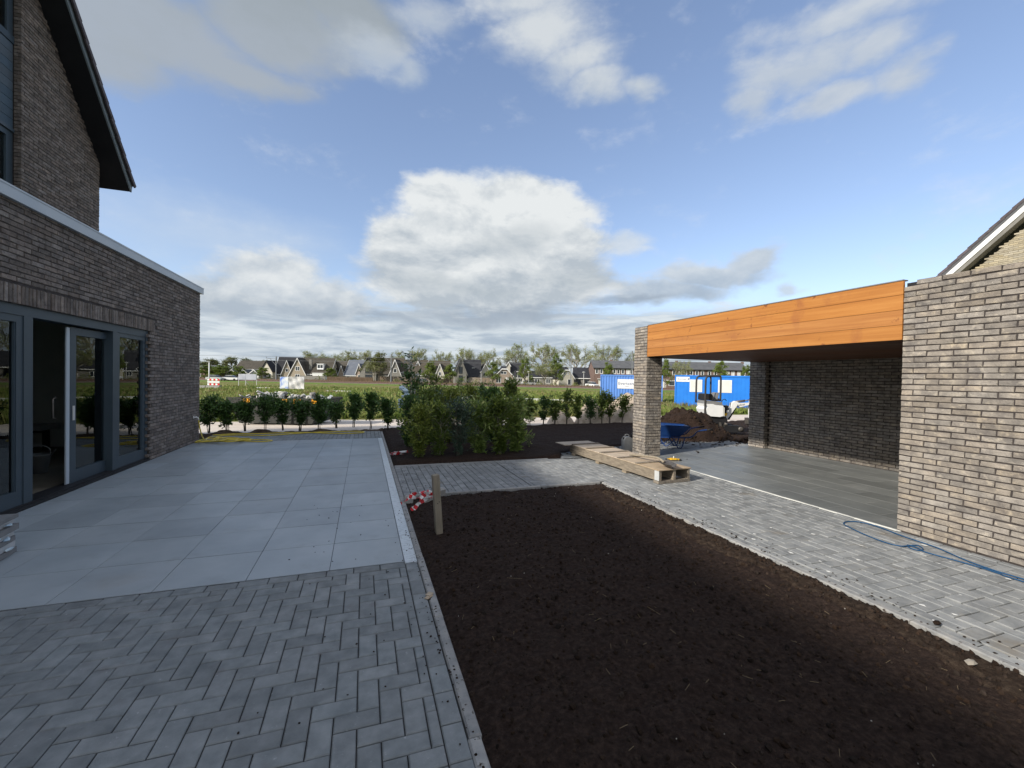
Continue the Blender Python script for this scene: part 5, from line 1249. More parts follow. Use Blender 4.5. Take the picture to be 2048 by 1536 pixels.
def sign(t, x0, x1, z0, z1, y, big, small):
    s = MB().box(x0, x1, y-.02, y, z0, z1).build('sign_board', M['white'], t)
    for body, sz, dx_, dz_, col in ((big, (z1-z0)*.46, -.06, .04, 'barrowblue'), (small, (z1-z0)*.15, 0, -.26, 'barrowblue')):
        me = text_mesh(body, sz, .002); me.materials.append(M[col]); o = link('lettering', me, s); o.location = ((x0+x1)/2+dx_*(x1-x0), y-.024, (z0+z1)/2+dz_*(z1-z0)); o.rotation_euler = (pi/2, 0, 0)
    w, h = x1-x0, z1-z0
    MB().prism([(x1-.16*w, y-.0215, z0+.62*h), (x1-.03*w, y-.0215, z0+.62*h), (x1-.03*w, y-.0215, z0+.86*h)], (0, -.004, 0)).box(x1-.15*w, x1-.095*w, y-.026, y-.0205, z0+.34*h, z0+.52*h).box(x1-.085*w, x1-.03*w, y-.026, y-.0205, z0+.34*h, z0+.52*h).build('logo', M['barrowblue'], s)
    return s
sc_ = L/125
sign(t, 35*sc_, 74*sc_, Ht-.05-1.30, Ht-.05-.36, .018, 'Evertsen', 'bouwbedrijf' if False else 'bouw')
t, L, Ht = container(1350, 1503, 38.0, 35.7, 'site_office_container', 'bright blue site office container with closed white shutters', 'blue', False, 751.5)
sc_ = L/153
sign(t, 3*sc_, 31*sc_, Ht-.56, Ht-.13, .030, 'Evertsen', ' ')
for u0, u1 in ((31.5, 57), (89, 116)):
    w = MB().box(u0*sc_, u1*sc_, .014, .045, Ht-1.44, Ht-.36).build('window', M['white'], t)
    for k in range(11): MB().box(u0*sc_+.05, u1*sc_-.05, .004, .0135, Ht-1.40+.092*k, Ht-1.40+.092*k+.085).build('shutter_slat', M['blind'], w)

# ------------------------------------------------------------------ boards and barrier in the field
def road_z(P): return hz(P.x, P.y)
p = at(495, 71, 0); p.z = hz(p.x, p.y)
t = thing('billboard', 'plain pale grey site billboard on thin legs standing in the field', 'billboard', p, -YAW)
zt, zb = pt(495, 748, 71).z-p.z, pt(495, 759.5, 71).z-p.z
for x0, x1 in ((-1.46, -.36), (-.32, 1.46)): MB().box(x0, x1, -.04, 0, zb, zt).build('board', M['board'], t)
for x in (-1.50, -.34, 1.50): MB().box(x-.035, x+.035, .004, .07, -.1, zt).build('leg', M['galv'], t)
for x in (-.6, 1.0): MB().bar((x, .07, zb), (x+.45*(-1 if x > 0 else 1), 1.0, 0), .06).build('strut', M['galv'], t)
p = at(584, 62, 0); p.z = hz(p.x, p.y)
t = thing('fence_banner', 'blue and white poster panel with grey tarpaulin hung on mesh fencing in the field', 'banner', p, -YAW)
zt, zb = pt(584, 754, 62).z-p.z, .15
m = MB(); m.box(-1.72, -.52, -.05, -.02, zb, zt).build('poster', M['poster'], t)
vs = []
for j in range(8):
    for i in range(15):
        x = -.50+2.2*i/14; z = zb+(zt+.06-zb)*j/7; vs.append((x+(.12*(1-j/7) if i > 12 else 0), -.03+.10*sin(i*1.1+j*.9)+.06*sin(i*.4-j*1.3), z))
m = MB(); m.add(vs, [(j*15+i, j*15+i+1, (j+1)*15+i+1, (j+1)*15+i) for j in range(7) for i in range(14)], smooth=True); m.add([(x, y+.012, z) for x, y, z in vs], [(j*15+i, (j+1)*15+i, (j+1)*15+i+1, j*15+i+1) for j in range(7) for i in range(14)], smooth=True); m.build('tarpaulin', M['tarp'], t)
for x in (-1.76, -.5, 1.72): MB().tube([(x, .05, -.1), (x, .05, zt+.05)], .03, 6).build('post', M['galv'], t)
p = at(427, 63, 0); p.z = hz(p.x, p.y)
t = thing('road_barrier', 'red and white barred road barrier at the end of the dirt road', 'barrier', p, -YAW)
for r in range(3):
    z = .45+.34*r
    for k in range(6): MB().box(-.9+.3*k, -.9+.3*k+.298, -.03, 0, z, z+.26).build('stripe', M['red' if k % 2 and r != 1 else 'white'], t)
for x in (-.8, .8): MB().box(x-.04, x+.04, .004, .06, 0, 1.4).build('post', M['galv'], t)
MB().box(-1.0, 1.0, -.25, .3, 0, .40).build('base', M['concrete'], t)
MB().box(-2.2, -1.05, -.3, .25, -.05, .38).build('concrete_block', M['concrete'], loc=p, rotz=-YAW, label='long pale concrete block left of the road barrier', cat='concrete block')
for i, (u, D, L) in enumerate(((545, 66, 5), (677, 58, 3.5), (1000, 44, 9), (1090, 43, 6))):
    p = at(u, D, 0); p.z = hz(p.x, p.y); MB().box(-L/2, L/2, -.25, .25, -.1, .16 if i < 2 else .22).build('concrete_strip', M['offwhite'], loc=p, rotz=-YAW-.03, label=('pale concrete strip lying in the grass right of the billboard', 'short pale strip in the grass right of the banner', 'long pale strip in the grass above the shrub group', 'pale strip in the grass left of the container')[i], cat='concrete strip')

# ------------------------------------------------------------------ railway
RA, RB = at(300, 132, -.35), at(1700, 98, -.35)
rd = (RB-RA); RLEN = rd.length; rang = math.atan2(rd.y, rd.x); rn = Vector((-sin(rang), cos(rang), 0))
def railp(s, o, z): q = RA+rd*s+rn*o; return Vector((q.x, q.y, z))
m = MB(); prof = [(-6, -.75), (-2.9, -.42), (2.9, -.42), (6, -.75)]
m.prism([railp(-.3, o, z) for o, z in prof], rd*1.6); m.build('railway_ballast', M['ballast'], kind='structure')
m = MB(); m.prism([railp(-.3, o, z) for o, z in ((-20, -.735), (-11, -.60), (-6.3, -.60), (-5.5, -.73))], rd*1.6); m.build('verge_grass', M['greengrass'], kind='structure')
t = thing('railway_track', 'brown railway track running behind the meadow before the houses', 'railway', (RA.x, RA.y, -.42), rang)
for o in (-2.2, -.75, .75, 2.2): MB().box(-.3*RLEN, 1.3*RLEN, o-.05, o+.05, .10, .26).build('rail', M['rail'], t)
m = MB()
for k in range(int(RLEN*1.6/.9)): m.box(-.3*RLEN+.9*k, -.3*RLEN+.9*k+.26, -2.7, 2.7, .005, .09)
m.build('sleepers', M['rail'], t, kind='stuff')
masts = [(552, 713, -1, 'leftmost railway mast, before the black-roofed house'), (781, 708, -1, 'railway mast standing behind the blossoming young tree'), (1140, 699, -1, 'railway mast before the white clipped gable'), (1263, 702, -1, 'railway mast whose arm shows left of the brick pillar')]
for u, vt, sgn, lb in masts:
    q = None
    for s in range(0, 1001):                       # where the column u crosses the track
        w = inview(railp(s/1000, 3.6, 0))
        if w and w[0] >= u: q = railp(s/1000, 3.6, -.6); break
    w = inview(q); top = pt(u, vt, w[2]).z+.6
    t = thing('railway_mast', lb, 'mast', q, rang)
    MB().box(-.13, .13, -.13, .13, 0, top).build('pole', M['mast'], t)
    MB().bar((-.1, 0, top-.75), (-3.1, -.4, top-.55), .12).bar((-.1, 0, top-2.6), (-1.9, -.25, top-.68), .10).bar((-3.1, -.4, top-.55), (-3.0, -.4, top-.1), .09).build('arm', M['mast'], t)
t = thing('overhead_wire', 'thin overhead wires strung between the railway masts', 'wire', railp(0, 0, 5.2))
MB().tube([railp(-.2, 2.4, 5.6), railp(.4, 2.4, 5.5), railp(1.2, 2.4, 5.6)], .035, 4).build('contact_wire', M['mast'], t, world=True)
MB().tube([railp(-.2, 2.4, 6.9), railp(.4, 2.4, 6.7), railp(1.2, 2.4, 6.9)], .035, 4).build('carrier_wire', M['mast'], t, world=True)
# reeds and low fences along the track
m = MB(); rr = random.Random(31)
for k in range(5200):
    u = rr.choice((rr.uniform(655, 745), rr.uniform(400, 1200), rr.uniform(600, 760))); q = at(u, 0.5*(132-34*(u-300)/1400)+66, 0); D = (132-34*(u-300)/1400)+rr.uniform(7, 10); q = at(u, D, -.65); l = rr.uniform(.5, 1.0)*(1.9 if 655 < u < 745 else .8)
    m.add([(q.x-.12, q.y, -.65), (q.x+.12, q.y, -.65), (q.x+rr.gauss(0, .15), q.y, -.65+l)], [(0, 1, 2)], 0, rr.random())
m.build('trackside_reeds', M['reed'], kind='stuff')
def fence(u0, u1, D0_, D1_, h, label, matk='fencewood', gap=.0):
    a, b = at(u0, D0_, -.6), at(u1, D1_, -.6); d = b-a; L = d.length; t = thing('garden_fence', label, 'fence', a, math.atan2(d.y, d.x))
    n = max(2, int(L/2.0))
    for k in range(n): MB().box(L*k/n+.05, L*(k+1)/n-.05, -.02, .02, .05, h+.1*rr.random()).build('fence_panel', M[matk], t)
    for k in range(n+1): MB().box(L*k/n-.05, L*k/n+.05, -.04, .04, 0, h+.15).build('post', M[matk], t)
fence(758, 838, 138, 136, 2.0, 'grey brown garden fence before the two grey gables')
fence(938, 992, 135, 134, 2.1, 'dark garden fence right of the steep black-roofed house')
fence(600, 650, 140, 139, 1.7, 'grey fence left of the white garage', 'wall_grey')
fence(842, 905, 136, 135, 1.5, 'low dark fence behind the open young tree')

# ------------------------------------------------------------------ far houses
GZ = -.6
def house(u, D, label, w, dep, wall, ridge, roofm, wallm, rot=0.0, front='eave', trim='white', cross=None, dormer=None, chimney=None, win=(), clip=False, base=None, wing=None):
    """front 'gable': gable towards the camera (ridge runs away); 'eave': ridge runs left-right"""
    p = at(u, D, GZ); t = thing('village_house', label, 'house', p, -YAW+rot)
    hw = w/2; oh = .35
    if front == 'gable':
        cz = ridge-(ridge-wall)*.28 if clip else ridge; cx = hw*.28 if clip else 0
        prof = [(-hw, 0), (hw, 0), (hw, wall)]+([(cx, cz), (-cx, cz)] if clip else [(0, ridge)])+[(-hw, wall)]
        MB().prism([(x, 0, z) for x, z in prof], (0, dep, 0)).build('wall', M[wallm], t)
        m = MB(); k = (ridge-wall)/hw
        for s in (-1, 1):
            m.prism([(s*(hw+oh), -oh, wall-oh*k), (s*cx if clip else 0, -oh, cz if clip else ridge), (s*cx if clip else 0, -oh, (cz if clip else ridge)+.28), (s*(hw+oh), -oh, wall-oh*k+.28)], (0, dep+2*oh, 0))
        if clip: m.prism([(-cx, -oh, cz), (cx, -oh, cz), (cx, 2.2, ridge), (-cx, 2.2, ridge)], (0, 0, .25)); m.prism([(-cx, 2.2, cz), (cx, 2.2, cz), (0.3, 2.2, ridge+.25), (-.3, 2.2, ridge+.25)], (0, dep-2, 0))
        rf = m.build('roof', M[roofm], t)
        m = MB()
        for s in (-1, 1): m.prism([(s*(hw+oh), -oh-.06, wall-oh*k-.12), (s*cx, -oh-.06, cz-.12), (s*cx, -oh-.06, cz+.24), (s*(hw+oh), -oh-.06, wall-oh*k+.24)], (0, .05, 0))
        if clip: m.box(-cx, cx, -oh-.06, -oh-.01, cz-.12, cz+.24)
        m.build('verge_board', M[trim], t)
    else:
        MB().prism([(-hw, 0, 0), (-hw, dep, 0), (-hw, dep, wall), (-hw, dep/2, ridge), (-hw, 0, wall)], (w, 0, 0)).build('wall', M[wallm], t)
        m = MB(); k = (ridge-wall)/(dep/2)
        for y0, s in ((-oh, 1), (dep+oh, -1)): m.prism([(-hw-oh, y0, wall-oh*k), (-hw-oh, dep/2, ridge), (-hw-oh, dep/2, ridge+.28), (-hw-oh, y0, wall-oh*k+.28)], (w+2*oh, 0, 0))
        rf = m.build('roof', M[roofm], t)
        m = MB()
        for x in (-hw-oh-.06, hw+oh+.01): m.prism([(x, -oh, wall-oh*k-.15), (x, dep/2, ridge-.15), (x, dep/2, ridge+.25), (x, -oh, wall-oh*k+.25)], (.05, 0, 0))
        m.build('verge_board', M[trim], t)
        MB().box(-hw-oh, hw+oh, -oh-.10, -oh-.004, wall-oh*k-.05, wall-oh*k+.16).build('gutter', M[trim], t)
    def window(x, y, z, ww, hh, fm='white', gm='farglass', shutter=False):
        f = MB(); e = .11
        f.box(x-ww/2, x+ww/2, y-.07, y-.004, z, z+e).box(x-ww/2, x+ww/2, y-.07, y-.004, z+hh-e, z+hh).box(x-ww/2, x-ww/2+e, y-.07, y-.004, z+e, z+hh-e).box(x+ww/2-e, x+ww/2, y-.07, y-.004, z+e, z+hh-e)
        if ww > 1.3: f.box(x-.05, x+.05, y-.07, y-.004, z+e, z+hh-e)
        f = f.build('window', M[fm], t); MB().box(x-ww/2+e, x+ww/2-e, y-.03, y-.006, z+e, z+hh-e).build('pane', M[gm], f)
    for q in win: window(*q)
    if cross:
        for (cx, cw, cz0, cz1, cy, cm, win2) in cross:
            MB().prism([(cx-cw/2, cy, 0), (cx+cw/2, cy, 0), (cx+cw/2, cy, cz0), (cx, cy, cz1), (cx-cw/2, cy, cz0)], (0, dep/2-cy, 0)).build('cross_gable', M[cm], t)
            m = MB(); m2 = MB()
            for s in (-1, 1):
                q = [(cx+s*(cw/2+.3), cy-.3, cz0-.3*(cz1-cz0)/(cw/2)), (cx, cy-.3, cz1), (cx, cy-.3, cz1+.26), (cx+s*(cw/2+.3), cy-.3, cz0-.3*(cz1-cz0)/(cw/2)+.26)]
                m.prism(q, (0, dep/2-cy+.3, 0)); m2.prism([(x, y-.06, z-.16) for x, y, z in q[:2]]+[(x, y-.06, z) for x, y, z in q[2:]], (0, .05, 0))
            m.build('cross_roof', M[roofm], t); m2.build('verge_board', M[trim], t)
            for q in win2: window(*q)
    if dormer:
        for (x, z, ww, hh, y) in dormer:
            MB().box(x-ww/2, x+ww/2, y, y+2.2, z, z+hh).build('dormer', M['white'], t); MB().box(x-ww/2-.15, x+ww/2+.15, y-.15, y+2.3, z+hh, z+hh+.14).build('dormer_roof', M['white'], t)
            for s in (-.22, .22): MB().box(x+s*ww-.18*ww, x+s*ww+.18*ww, y-.03, y-.004, z+.25*hh, z+.85*hh).build('pane', M['farglass'], t)
    if chimney:
        for (x, y, ww, z0, z1, cm) in chimney: MB().box(x-ww/2, x+ww/2, y-.4, y+.4, z0, z1).build('chimney', M[cm], t)
    if wing:
        for (x0, x1, y0, y1, hh, wm_) in wing:
            MB().box(x0, x1, y0, y1, 0, hh).build('annex', M[wm_], t); MB().box(x0-.12, x1+.12, y0-.12, y1+.1, hh+.004, hh+.26).build('annex_roof', M['white'], t)
            n = max(1, int((x1-x0)/1.6))
            for k in range(n): xx = x0+(x1-x0)*(k+.5)/n; MB().box(xx-.42, xx+.42, y0-.03, y0-.004, .5, 1.7).build('pane', M['farglass'], t)
    return t
def s_(px, D): return px*D/FPX
house(578, 152, 'steep black-roofed house with white verges behind the leftmost railway mast', s_(50, 152), 8, 2.4, 8.1, 'roof_black', 'wall_beige', 0.16, 'eave', cross=[(-.6, 3.4, 2.4, 6.9, -.5, 'wall_beige', [(-.6, -.5, 2.9, 1.0, 1.2)])], win=[(-3, 0, .8, 1.2, 1.4), (3.0, 0, .8, 1.4, 1.4)], wing=[(-6.3, -4.4, -.5, 4, 2.6, 'wall_cream')])
house(629, 150, 'long brown-roofed house with beige front gable, chimney and white dormer', s_(62, 150), 8, 2.6, 7.9, 'roof_brown', 'wall_beige', 0.02, 'eave', cross=[(-5.4, 6.2, 1.6, 7.7, -1.2, 'wall_beige', [(-5.4, -1.2, 3.4, 1.5, 1.5), (-5.4, -1.2, .7, 1.6, 1.5)])], dormer=[(1.8, 4.0, 2.2, 1.9, .3)], chimney=[(-1.9, 1.2, .9, 2.5, 7.5, 'wall_grey')], wing=[(0.6, 4.4, -3, 0, 2.5, 'white')], win=[(-1.5, 0, .8, 1.6, 1.4)])
house(676, 156, 'small beige house with twin white-edged gables behind the reeds', s_(26, 156), 8, 2.6, 7.2, 'roof_brown', 'wall_beige', .05, 'eave', cross=[(-1.4, 3.6, 2.0, 6.9, -1, 'wall_beige', [(-1.4, -1, 3.2, .9, 1.2)]), (1.7, 2.6, 1.5, 5.4, -1.6, 'wall_pink', [])])
house(704, 154, 'house with blue grey roof and pale brick ends behind the reeds', s_(30, 154), 9, 2.3, 7.6, 'roof_blue', 'wall_beige', -.04, 'eave', cross=[(3.0, 2.2, 3.2, 6.2, -1, 'wall_pink', [(3.0, -1, 1.2, .9, 1.2)])], win=[(-1.4, 0, .8, 1.3, 1.2)])
house(766, 150, 'big brown-roofed house with a dark glazed front gable', s_(70, 150), 9, 3.0, 8.4, 'roof_brown', 'wall_grey', 0.03, 'eave', trim='black', cross=[(-4.9, 5.6, 4.0, 8.3, -1.4, 'wall_grey', [(-4.6, -1.4, 2.9, 2.4, 2.2, 'black'), (-4.6, -1.4, .5, 2.4, 2.0, 'black')])], win=[(1, 0, .8, 1.4, 1.4), (3.4, 0, .8, 1.4, 1.4)])
house(816, 148, 'house with grey pointed front gable and dark brown roof behind the blossoming tree', s_(66, 148), 9, 2.8, 7.9, 'roof_brown', 'wall_grey', 0.0, 'eave', cross=[(-4.2, 4.4, 2.2, 7.7, -1.2, 'wall_grey', [(-4.2, -1.2, 3.3, 1.2, 1.4)])], win=[(-1, 0, .7, 1.4, 1.4), (2, 0, .7, 1.6, 1.4)])
house(866, 152, 'beige house with white-edged gable and long dark roof behind the open young tree', s_(60, 152), 9, 2.8, 7.8, 'roof_brown', 'wall_beige', 0.02, 'eave', cross=[(2.6, 4.2, 1.4, 6.6, -1.4, 'wall_cream', [(2.6, -1.4, 2.6, 1.0, 1.3), (2.6, -1.4, .6, 1.2, 1.3)]), (-5.2, 5.6, 1.6, 7.4, -1, 'wall_beige', [(-5.2, -1, 3, 1.2, 1.4)])])
house(921, 146, 'tall grey gabled house with a steep black roof above the shrub group', s_(24, 146), 9, 3.6, 8.6, 'roof_black', 'wall_grey', 0.20, 'gable', trim='wall_grey', win=[(0, 0, 3.4, 1.2, 2.4, 'black'), (0, 0, .6, 1.3, 2.2, 'black')])
house(944, 149, 'black steep roof wing running right from the tall grey gable', s_(32, 149), 9, 2.5, 8.3, 'roof_black', 'wall_grey', 0.10, 'eave', trim='black', win=[(-.5, 0, .6, 1.5, 1.4), (2, 0, .6, 1.2, 1.4)], dormer=[(.4, 5.0, .8, .5, 2.0)])
house(970, 153, 'cream gable house with white verge right of the steep black roof', s_(30, 153), 9, 2.4, 7.0, 'roof_brown', 'wall_cream', 0.35, 'gable', win=[(0, 0, 2.6, 1.6, 1.3)])
house(1008, 140, 'pink brick house with clipped white-edged gable and garage door', s_(35, 140), 9, 2.9, 5.9, 'roof_black', 'wall_pink', 0.12, 'gable', clip=True, win=[(-.2, 0, 3.4, 1.9, .95, 'white'), (-1.9, 0, .5, 1.7, 2.0, 'white'), (1.5, 0, .2, 1.9, 2.2, 'white', 'blind')])
house(1030, 158, 'dark-roofed house with tiny white peak behind the pink brick house', s_(34, 158), 9, 2.6, 7.9, 'roof_black', 'wall_grey', 0.0, 'eave', cross=[(-2.6, 1.4, 6.9, 8.0, .5, 'wall_cream', [])], win=[(2, 0, .8, 1.4, 1.4)])
house(1078, 142, 'low grey bungalow with white eaves behind the tallest bare tree', s_(58, 142), 8, 2.6, 4.6, 'roof_black', 'wall_grey', 0.0, 'eave', win=[(-3.4, 0, .6, 1.6, 1.5), (-.6, 0, .6, 1.8, 1.5), (3, 0, .6, 1.5, 1.5)], wing=[(-5.6, -3.6, -1.6, 0, 2.5, 'wall_cream')])
house(1133, 136, 'white plastered house with clipped gable behind the third railway mast', s_(30, 136), 9, 2.6, 5.9, 'roof_black', 'wall_cream', 0.22, 'gable', clip=True, win=[(-.7, 0, 3.6, .55, .9), (.4, 0, 3.6, .55, .9), (1.0, 0, .3, 1.3, 1.9, 'white')])
house(1168, 138, 'dark brick bungalow with black roof and white verge left of the long terrace', s_(40, 138), 8, 2.7, 5.9, 'roof_black', 'wall_grey', -.10, 'eave', win=[(-1.8, 0, .5, 1.4, 1.6, 'black'), (.8, 0, .5, 1.4, 1.6, 'black')])
house(505, 168, 'long row house with brown roof and white eaves beyond the billboard', s_(64, 168), 9, 3.9, 7.0, 'roof_brown', 'wall_brown', .1, 'eave', win=[(-5.2+2.6*k, 0, 2.0, 1.3, 1.2) for k in range(5)])
for k, (u, lb) in enumerate(((464, 'left of the billboard'), (487, 'behind the billboard\'s left half'), (508, 'behind the billboard\'s right edge'))):
    house(u, 146, 'small white gabled garden house '+lb, s_(17, 146), 5, 2.0, 3.3, 'roof_grey', 'white', .1, 'gable')
house(533, 150, 'pale house with black gable roof left of the first railway mast', s_(28, 150), 8, 3.2, 6.6, 'roof_black', 'wall_cream', -.25, 'gable', trim='black', win=[(-.6, 0, .8, 1.6, 1.4), (1.4, 0, .8, 1.2, 1.4)])
house(410, 150, 'red brick building with white window bands at the left edge of the field', s_(34, 150), 8, 3.9, 4.6, 'roof_grey', 'wall_brown', .1, 'eave', win=[(-2.0, 0, 2.2, 1.3, 1.2), (0.8, 0, 2.2, 1.3, 1.2), (-2.0, 0, .5, 1.3, 1.2)])
# the long terrace on the right
p0, p1 = at(1187, 132, GZ), at(1496, 132, GZ); d = p1-p0; L = d.length
t = thing('terraced_row', 'long dark brick terraced row with grey roof and white windows behind the containers', 'terrace', p0, math.atan2(d.y, d.x))
wl_, rg = pt(1340, 738.5, 132).z-GZ, pt(1340, 723.5, 132).z-GZ
MB().prism([(0, 0, 0), (0, 9, 0), (0, 9, wl_), (0, 4.5, rg-.1), (0, 0, wl_)], (L, 0, 0)).build('wall', M['wall_brown'], t)
m = MB()
for y0, s in ((-.4, 1), (9.4, -1)): m.prism([(-.2, y0, wl_-.2), (-.2, 4.5, rg), (-.2, 4.5, rg+.25), (-.2, y0, wl_+.1)], (L+.4, 0, 0))
m.build('roof', M['roof_grey'], t)
MB().box(-.2, L+.2, -.52, -.404, wl_-.2, wl_+.02).build('gutter', M['black'], t)
us = [1193, 1202, 1228, 1236, 1245, 1255, 1262, 1334, 1347, 1360, 1370, 1382, 1393, 1404, 1418, 1430, 1455, 1465, 1477, 1487]
for i, u in enumerate(us):
    x = (u-1187)/309*L; w = s_(6.2, 132)
    z0 = wl_-s_(11.5, 132); z1 = wl_-s_(1.8, 132)
    f = MB(); e = .16; f.box(x-w/2, x+w/2, -.07, -.004, z0, z0+e).box(x-w/2, x+w/2, -.07, -.004, z1-e, z1).box(x-w/2, x-w/2+e, -.07, -.004, z0+e, z1-e).box(x+w/2-e, x+w/2, -.07, -.004, z0+e, z1-e); f = f.build('window', M['white'], t)
    MB().box(x-w/2+e, x+w/2-e, -.03, -.006, z0+e, z1-e).build('pane', M['blind' if i in (5, 16, 17, 18, 19) else 'farglass'], f)
for i in range(12):
    x = 2+i*L/12; MB().box(x-.9, x+.9, -1.0, -.004, 2.35, 2.50).build('porch_roof', M['white'], t)
    MB().box(x-.5, x+.5, -.04, -.006, .05, 2.2).build('door', M['offwhite'], t)
    f = MB().box(x+1.3, x+3.2, -.06, -.004, .7, 2.3).build('window', M['white'], t); MB().box(x+1.42, x+3.08, -.075, -.062, .82, 2.18).build('pane', M['farglass'], f)
for i in range(5): MB().box(6+i*10.5, 6.7+i*10.5, 4.2, 4.8, rg-.2, rg+.55).build('chimney', M['wall_brown'], t)

# ------------------------------------------------------------------ trees
def tree(kind, seed):
    rr = random.Random(seed); st = random.getstate(); random.seed(seed)
    b, lf = MB(), MB(); Ht = 10.0
    def grow(p, d, L, r, lev):
        n = 3; pts = [p]; dd = d.copy()
        for i in range(n):
            dd = (dd+Vector((rr.gauss(0, .13), rr.gauss(0, .13), rr.gauss(.05, .06)))).normalized(); pts.append(pts[-1]+dd*L/n)
        b.tube(pts, [r*(1-.45*i/n) for i in range(n+1)], 5 if lev < 2 else 3, cap=False)
        if lev >= (4 if kind == 'bare' else 3):
            nl = {'bare': 9, 'green': 15, 'tall': 9}[kind]
            for i in range(nl):
                q = pts[rr.randrange(1, n+1)]+Vector((rr.gauss(0, .22), rr.gauss(0, .22), rr.gauss(0, .22)))
                lf.leaf(q, Vector((rr.gauss(0, 1), rr.gauss(0, 1), rr.gauss(0, 1))), rr.uniform(.22, .42)*(.75 if kind == 'bare' else 1), rr.uniform(.16, .26)*(.7 if kind == 'bare' else 1), 0, rr.random())
            return
        k = {0: 0, 1: 4, 2: 4, 3: 3}[lev] if kind == 'bare' else 4
        for i in range(k):
            f = rr.uniform(.35, 1.0); i0 = min(n-1, int(f*n)); q = pts[i0].lerp(pts[i0+1], f*n-i0)
            a = rr.uniform(0, 6.28); sp = rr.uniform(.35, .75); x = dd.cross(Vector((cos(a), sin(a), .2))).normalized()
            grow(q, (dd*(1-sp*.5)+x*sp+Vector((0, 0, .18))).normalized(), L*rr.uniform(.5, .72), r*.58, lev+1)
    th3 = {'bare': .34, 'green': .12, 'tall': .25}[kind]*Ht
    trunk = [Vector((0, 0, -.1))]
    for i in range(1, 7): trunk.append(Vector((rr.gauss(0, .06), rr.gauss(0, .06), i/6*Ht*(.78 if kind != 'green' else .85))))
    b.tube(trunk, [.20*(1-.8*i/6)+.03 for i in range(7)], 7)
    nlimb = {'bare': 11, 'green': 14, 'tall': 12}[kind]
    for i in range(nlimb):
        z = th3+(Ht*.8-th3)*(i/nlimb); f = z/(Ht*.78)*6; i0 = min(5, int(f)); q = trunk[i0].lerp(trunk[min(6, i0+1)], f-i0)
        a = i*2.4+rr.uniform(-.4, .4); up = {'bare': .85, 'green': .9, 'tall': 1.9}[kind]
        d = Vector((cos(a), sin(a), up*(0.7+.8*i/nlimb))).normalized()
        L = {'bare': .40, 'green': .24, 'tall': .27}[kind]*Ht*(1-(.18 if kind == 'bare' else .45)*i/nlimb)
        grow(q, d, L, .13, 1)
    mesh_b = b.mesh('trunk', M['twig' if kind == 'bare' else 'bark'])
    mesh_l = lf.mesh('crown', M[{'bare': 'leaf_spring', 'green': 'leaf_green', 'tall': 'leaf_tree'}[kind]])
    random.setstate(st); zz = max(v[2] for v in lf.v); ww = max(abs(v[0]) for v in lf.v)
    return mesh_b, mesh_l, zz, ww
PROT = {'bare': [tree('bare', s) for s in (1, 2, 3, 4)], 'green': [tree('green', s) for s in (5, 6, 7)], 'tall': [tree('tall', s) for s in (8, 9)]}
TL = [(412, 730, 34, 'green', 'green tree hiding the brick building at the left edge'), (432, 733, 34, 'green', 'green tree just right of the white lamp post'), (640, 715, 30, 'bare', 'small bare tree right of the chimney'), (706, 712, 30, 'bare', 'bare tree behind the blue grey roof, right one'), (952, 712, 30, 'bare', 'bare tree just right of the tall grey gable'), (404, 722, 26, 'tall', 'leafy tree at the left edge above the brick building'), (424, 716, 34, 'tall', 'tall leafy tree behind the white lamp post'), (446, 730, 34, 'green', 'dense green tree left of the small white houses'), (462, 712, 34, 'tall', 'tall tree above the dense green one on the left'), (478, 732, 24, 'green', 'green tree above the billboard\'s left end'), (494, 715, 28, 'tall', 'tall slender tree above the billboard'), (528, 720, 34, 'tall', 'broad leafy tree left of the first railway mast'), (524, 735, 26, 'green', 'dark green tree beside the pale black-gabled house'), (545, 722, 14, 'tall', 'narrow tree just left of the first mast'),
      (600, 716, 24, 'bare', 'small bare tree behind the steep black-roofed house'), (626, 705, 44, 'bare', 'broad bare tree above the brown-roofed house'), (655, 710, 34, 'bare', 'bare tree right of the white dormer'), (660, 736, 26, 'green', 'green bush-like tree behind the reeds'), (690, 703, 42, 'bare', 'bare tree above the blue grey roof, left one'), (724, 703, 40, 'bare', 'yellowish bare tree right of the blue grey roof'), (758, 702, 34, 'tall', 'tall thin tree before the big brown roof'), (748, 724, 34, 'bare', 'bare grey tree before the big brown roof'), (797, 703, 34, 'bare', 'bare tree right of the second railway mast'), (834, 700, 42, 'bare', 'broad bare tree behind the blossoming young tree'), (884, 703, 34, 'bare', 'bare tree left of the tall grey gable'), (860, 722, 26, 'green', 'green tree before the long dark roof'), (900, 728, 26, 'green', 'round green tree left of the tall grey gable'),
      (929, 699, 42, 'bare', 'broad bare tree behind the tall grey gable'), (975, 701, 36, 'bare', 'bare tree above the cream gable house'), (985, 724, 28, 'green', 'green tree left of the pink brick house'), (1031, 690, 50, 'bare', 'large bare tree above the pink brick house'), (1050, 715, 24, 'green', 'bright green upright tree right of the pink brick house'), (1085, 688, 50, 'bare', 'tallest bare tree right of the bright green one'), (1088, 728, 44, 'bare', 'low spreading tree before the grey bungalow'), (1112, 708, 28, 'green', 'loose green tree left of the white clipped gable'), (1152, 693, 56, 'bare', 'broad bare tree behind the third railway mast'), (1212, 690, 50, 'bare', 'bare tree above the left end of the terrace'), (1216, 724, 22, 'green', 'round green tree before the left end of the terrace'), (1262, 706, 26, 'bare', 'bare tree peeping out left of the brick pillar'), (1330, 718, 20, 'green', 'green tree just right of the brick pillar'), (1362, 722, 30, 'bare', 'thin pale tree before the middle of the terrace'), (1441, 722, 30, 'green', 'green tree before the right part of the terrace'), (1460, 728, 26, 'bare', 'thin bare tree right of the green terrace tree'), (1492, 730, 22, 'green', 'pale green tree at the right end of the terrace')]
rr = random.Random(77)
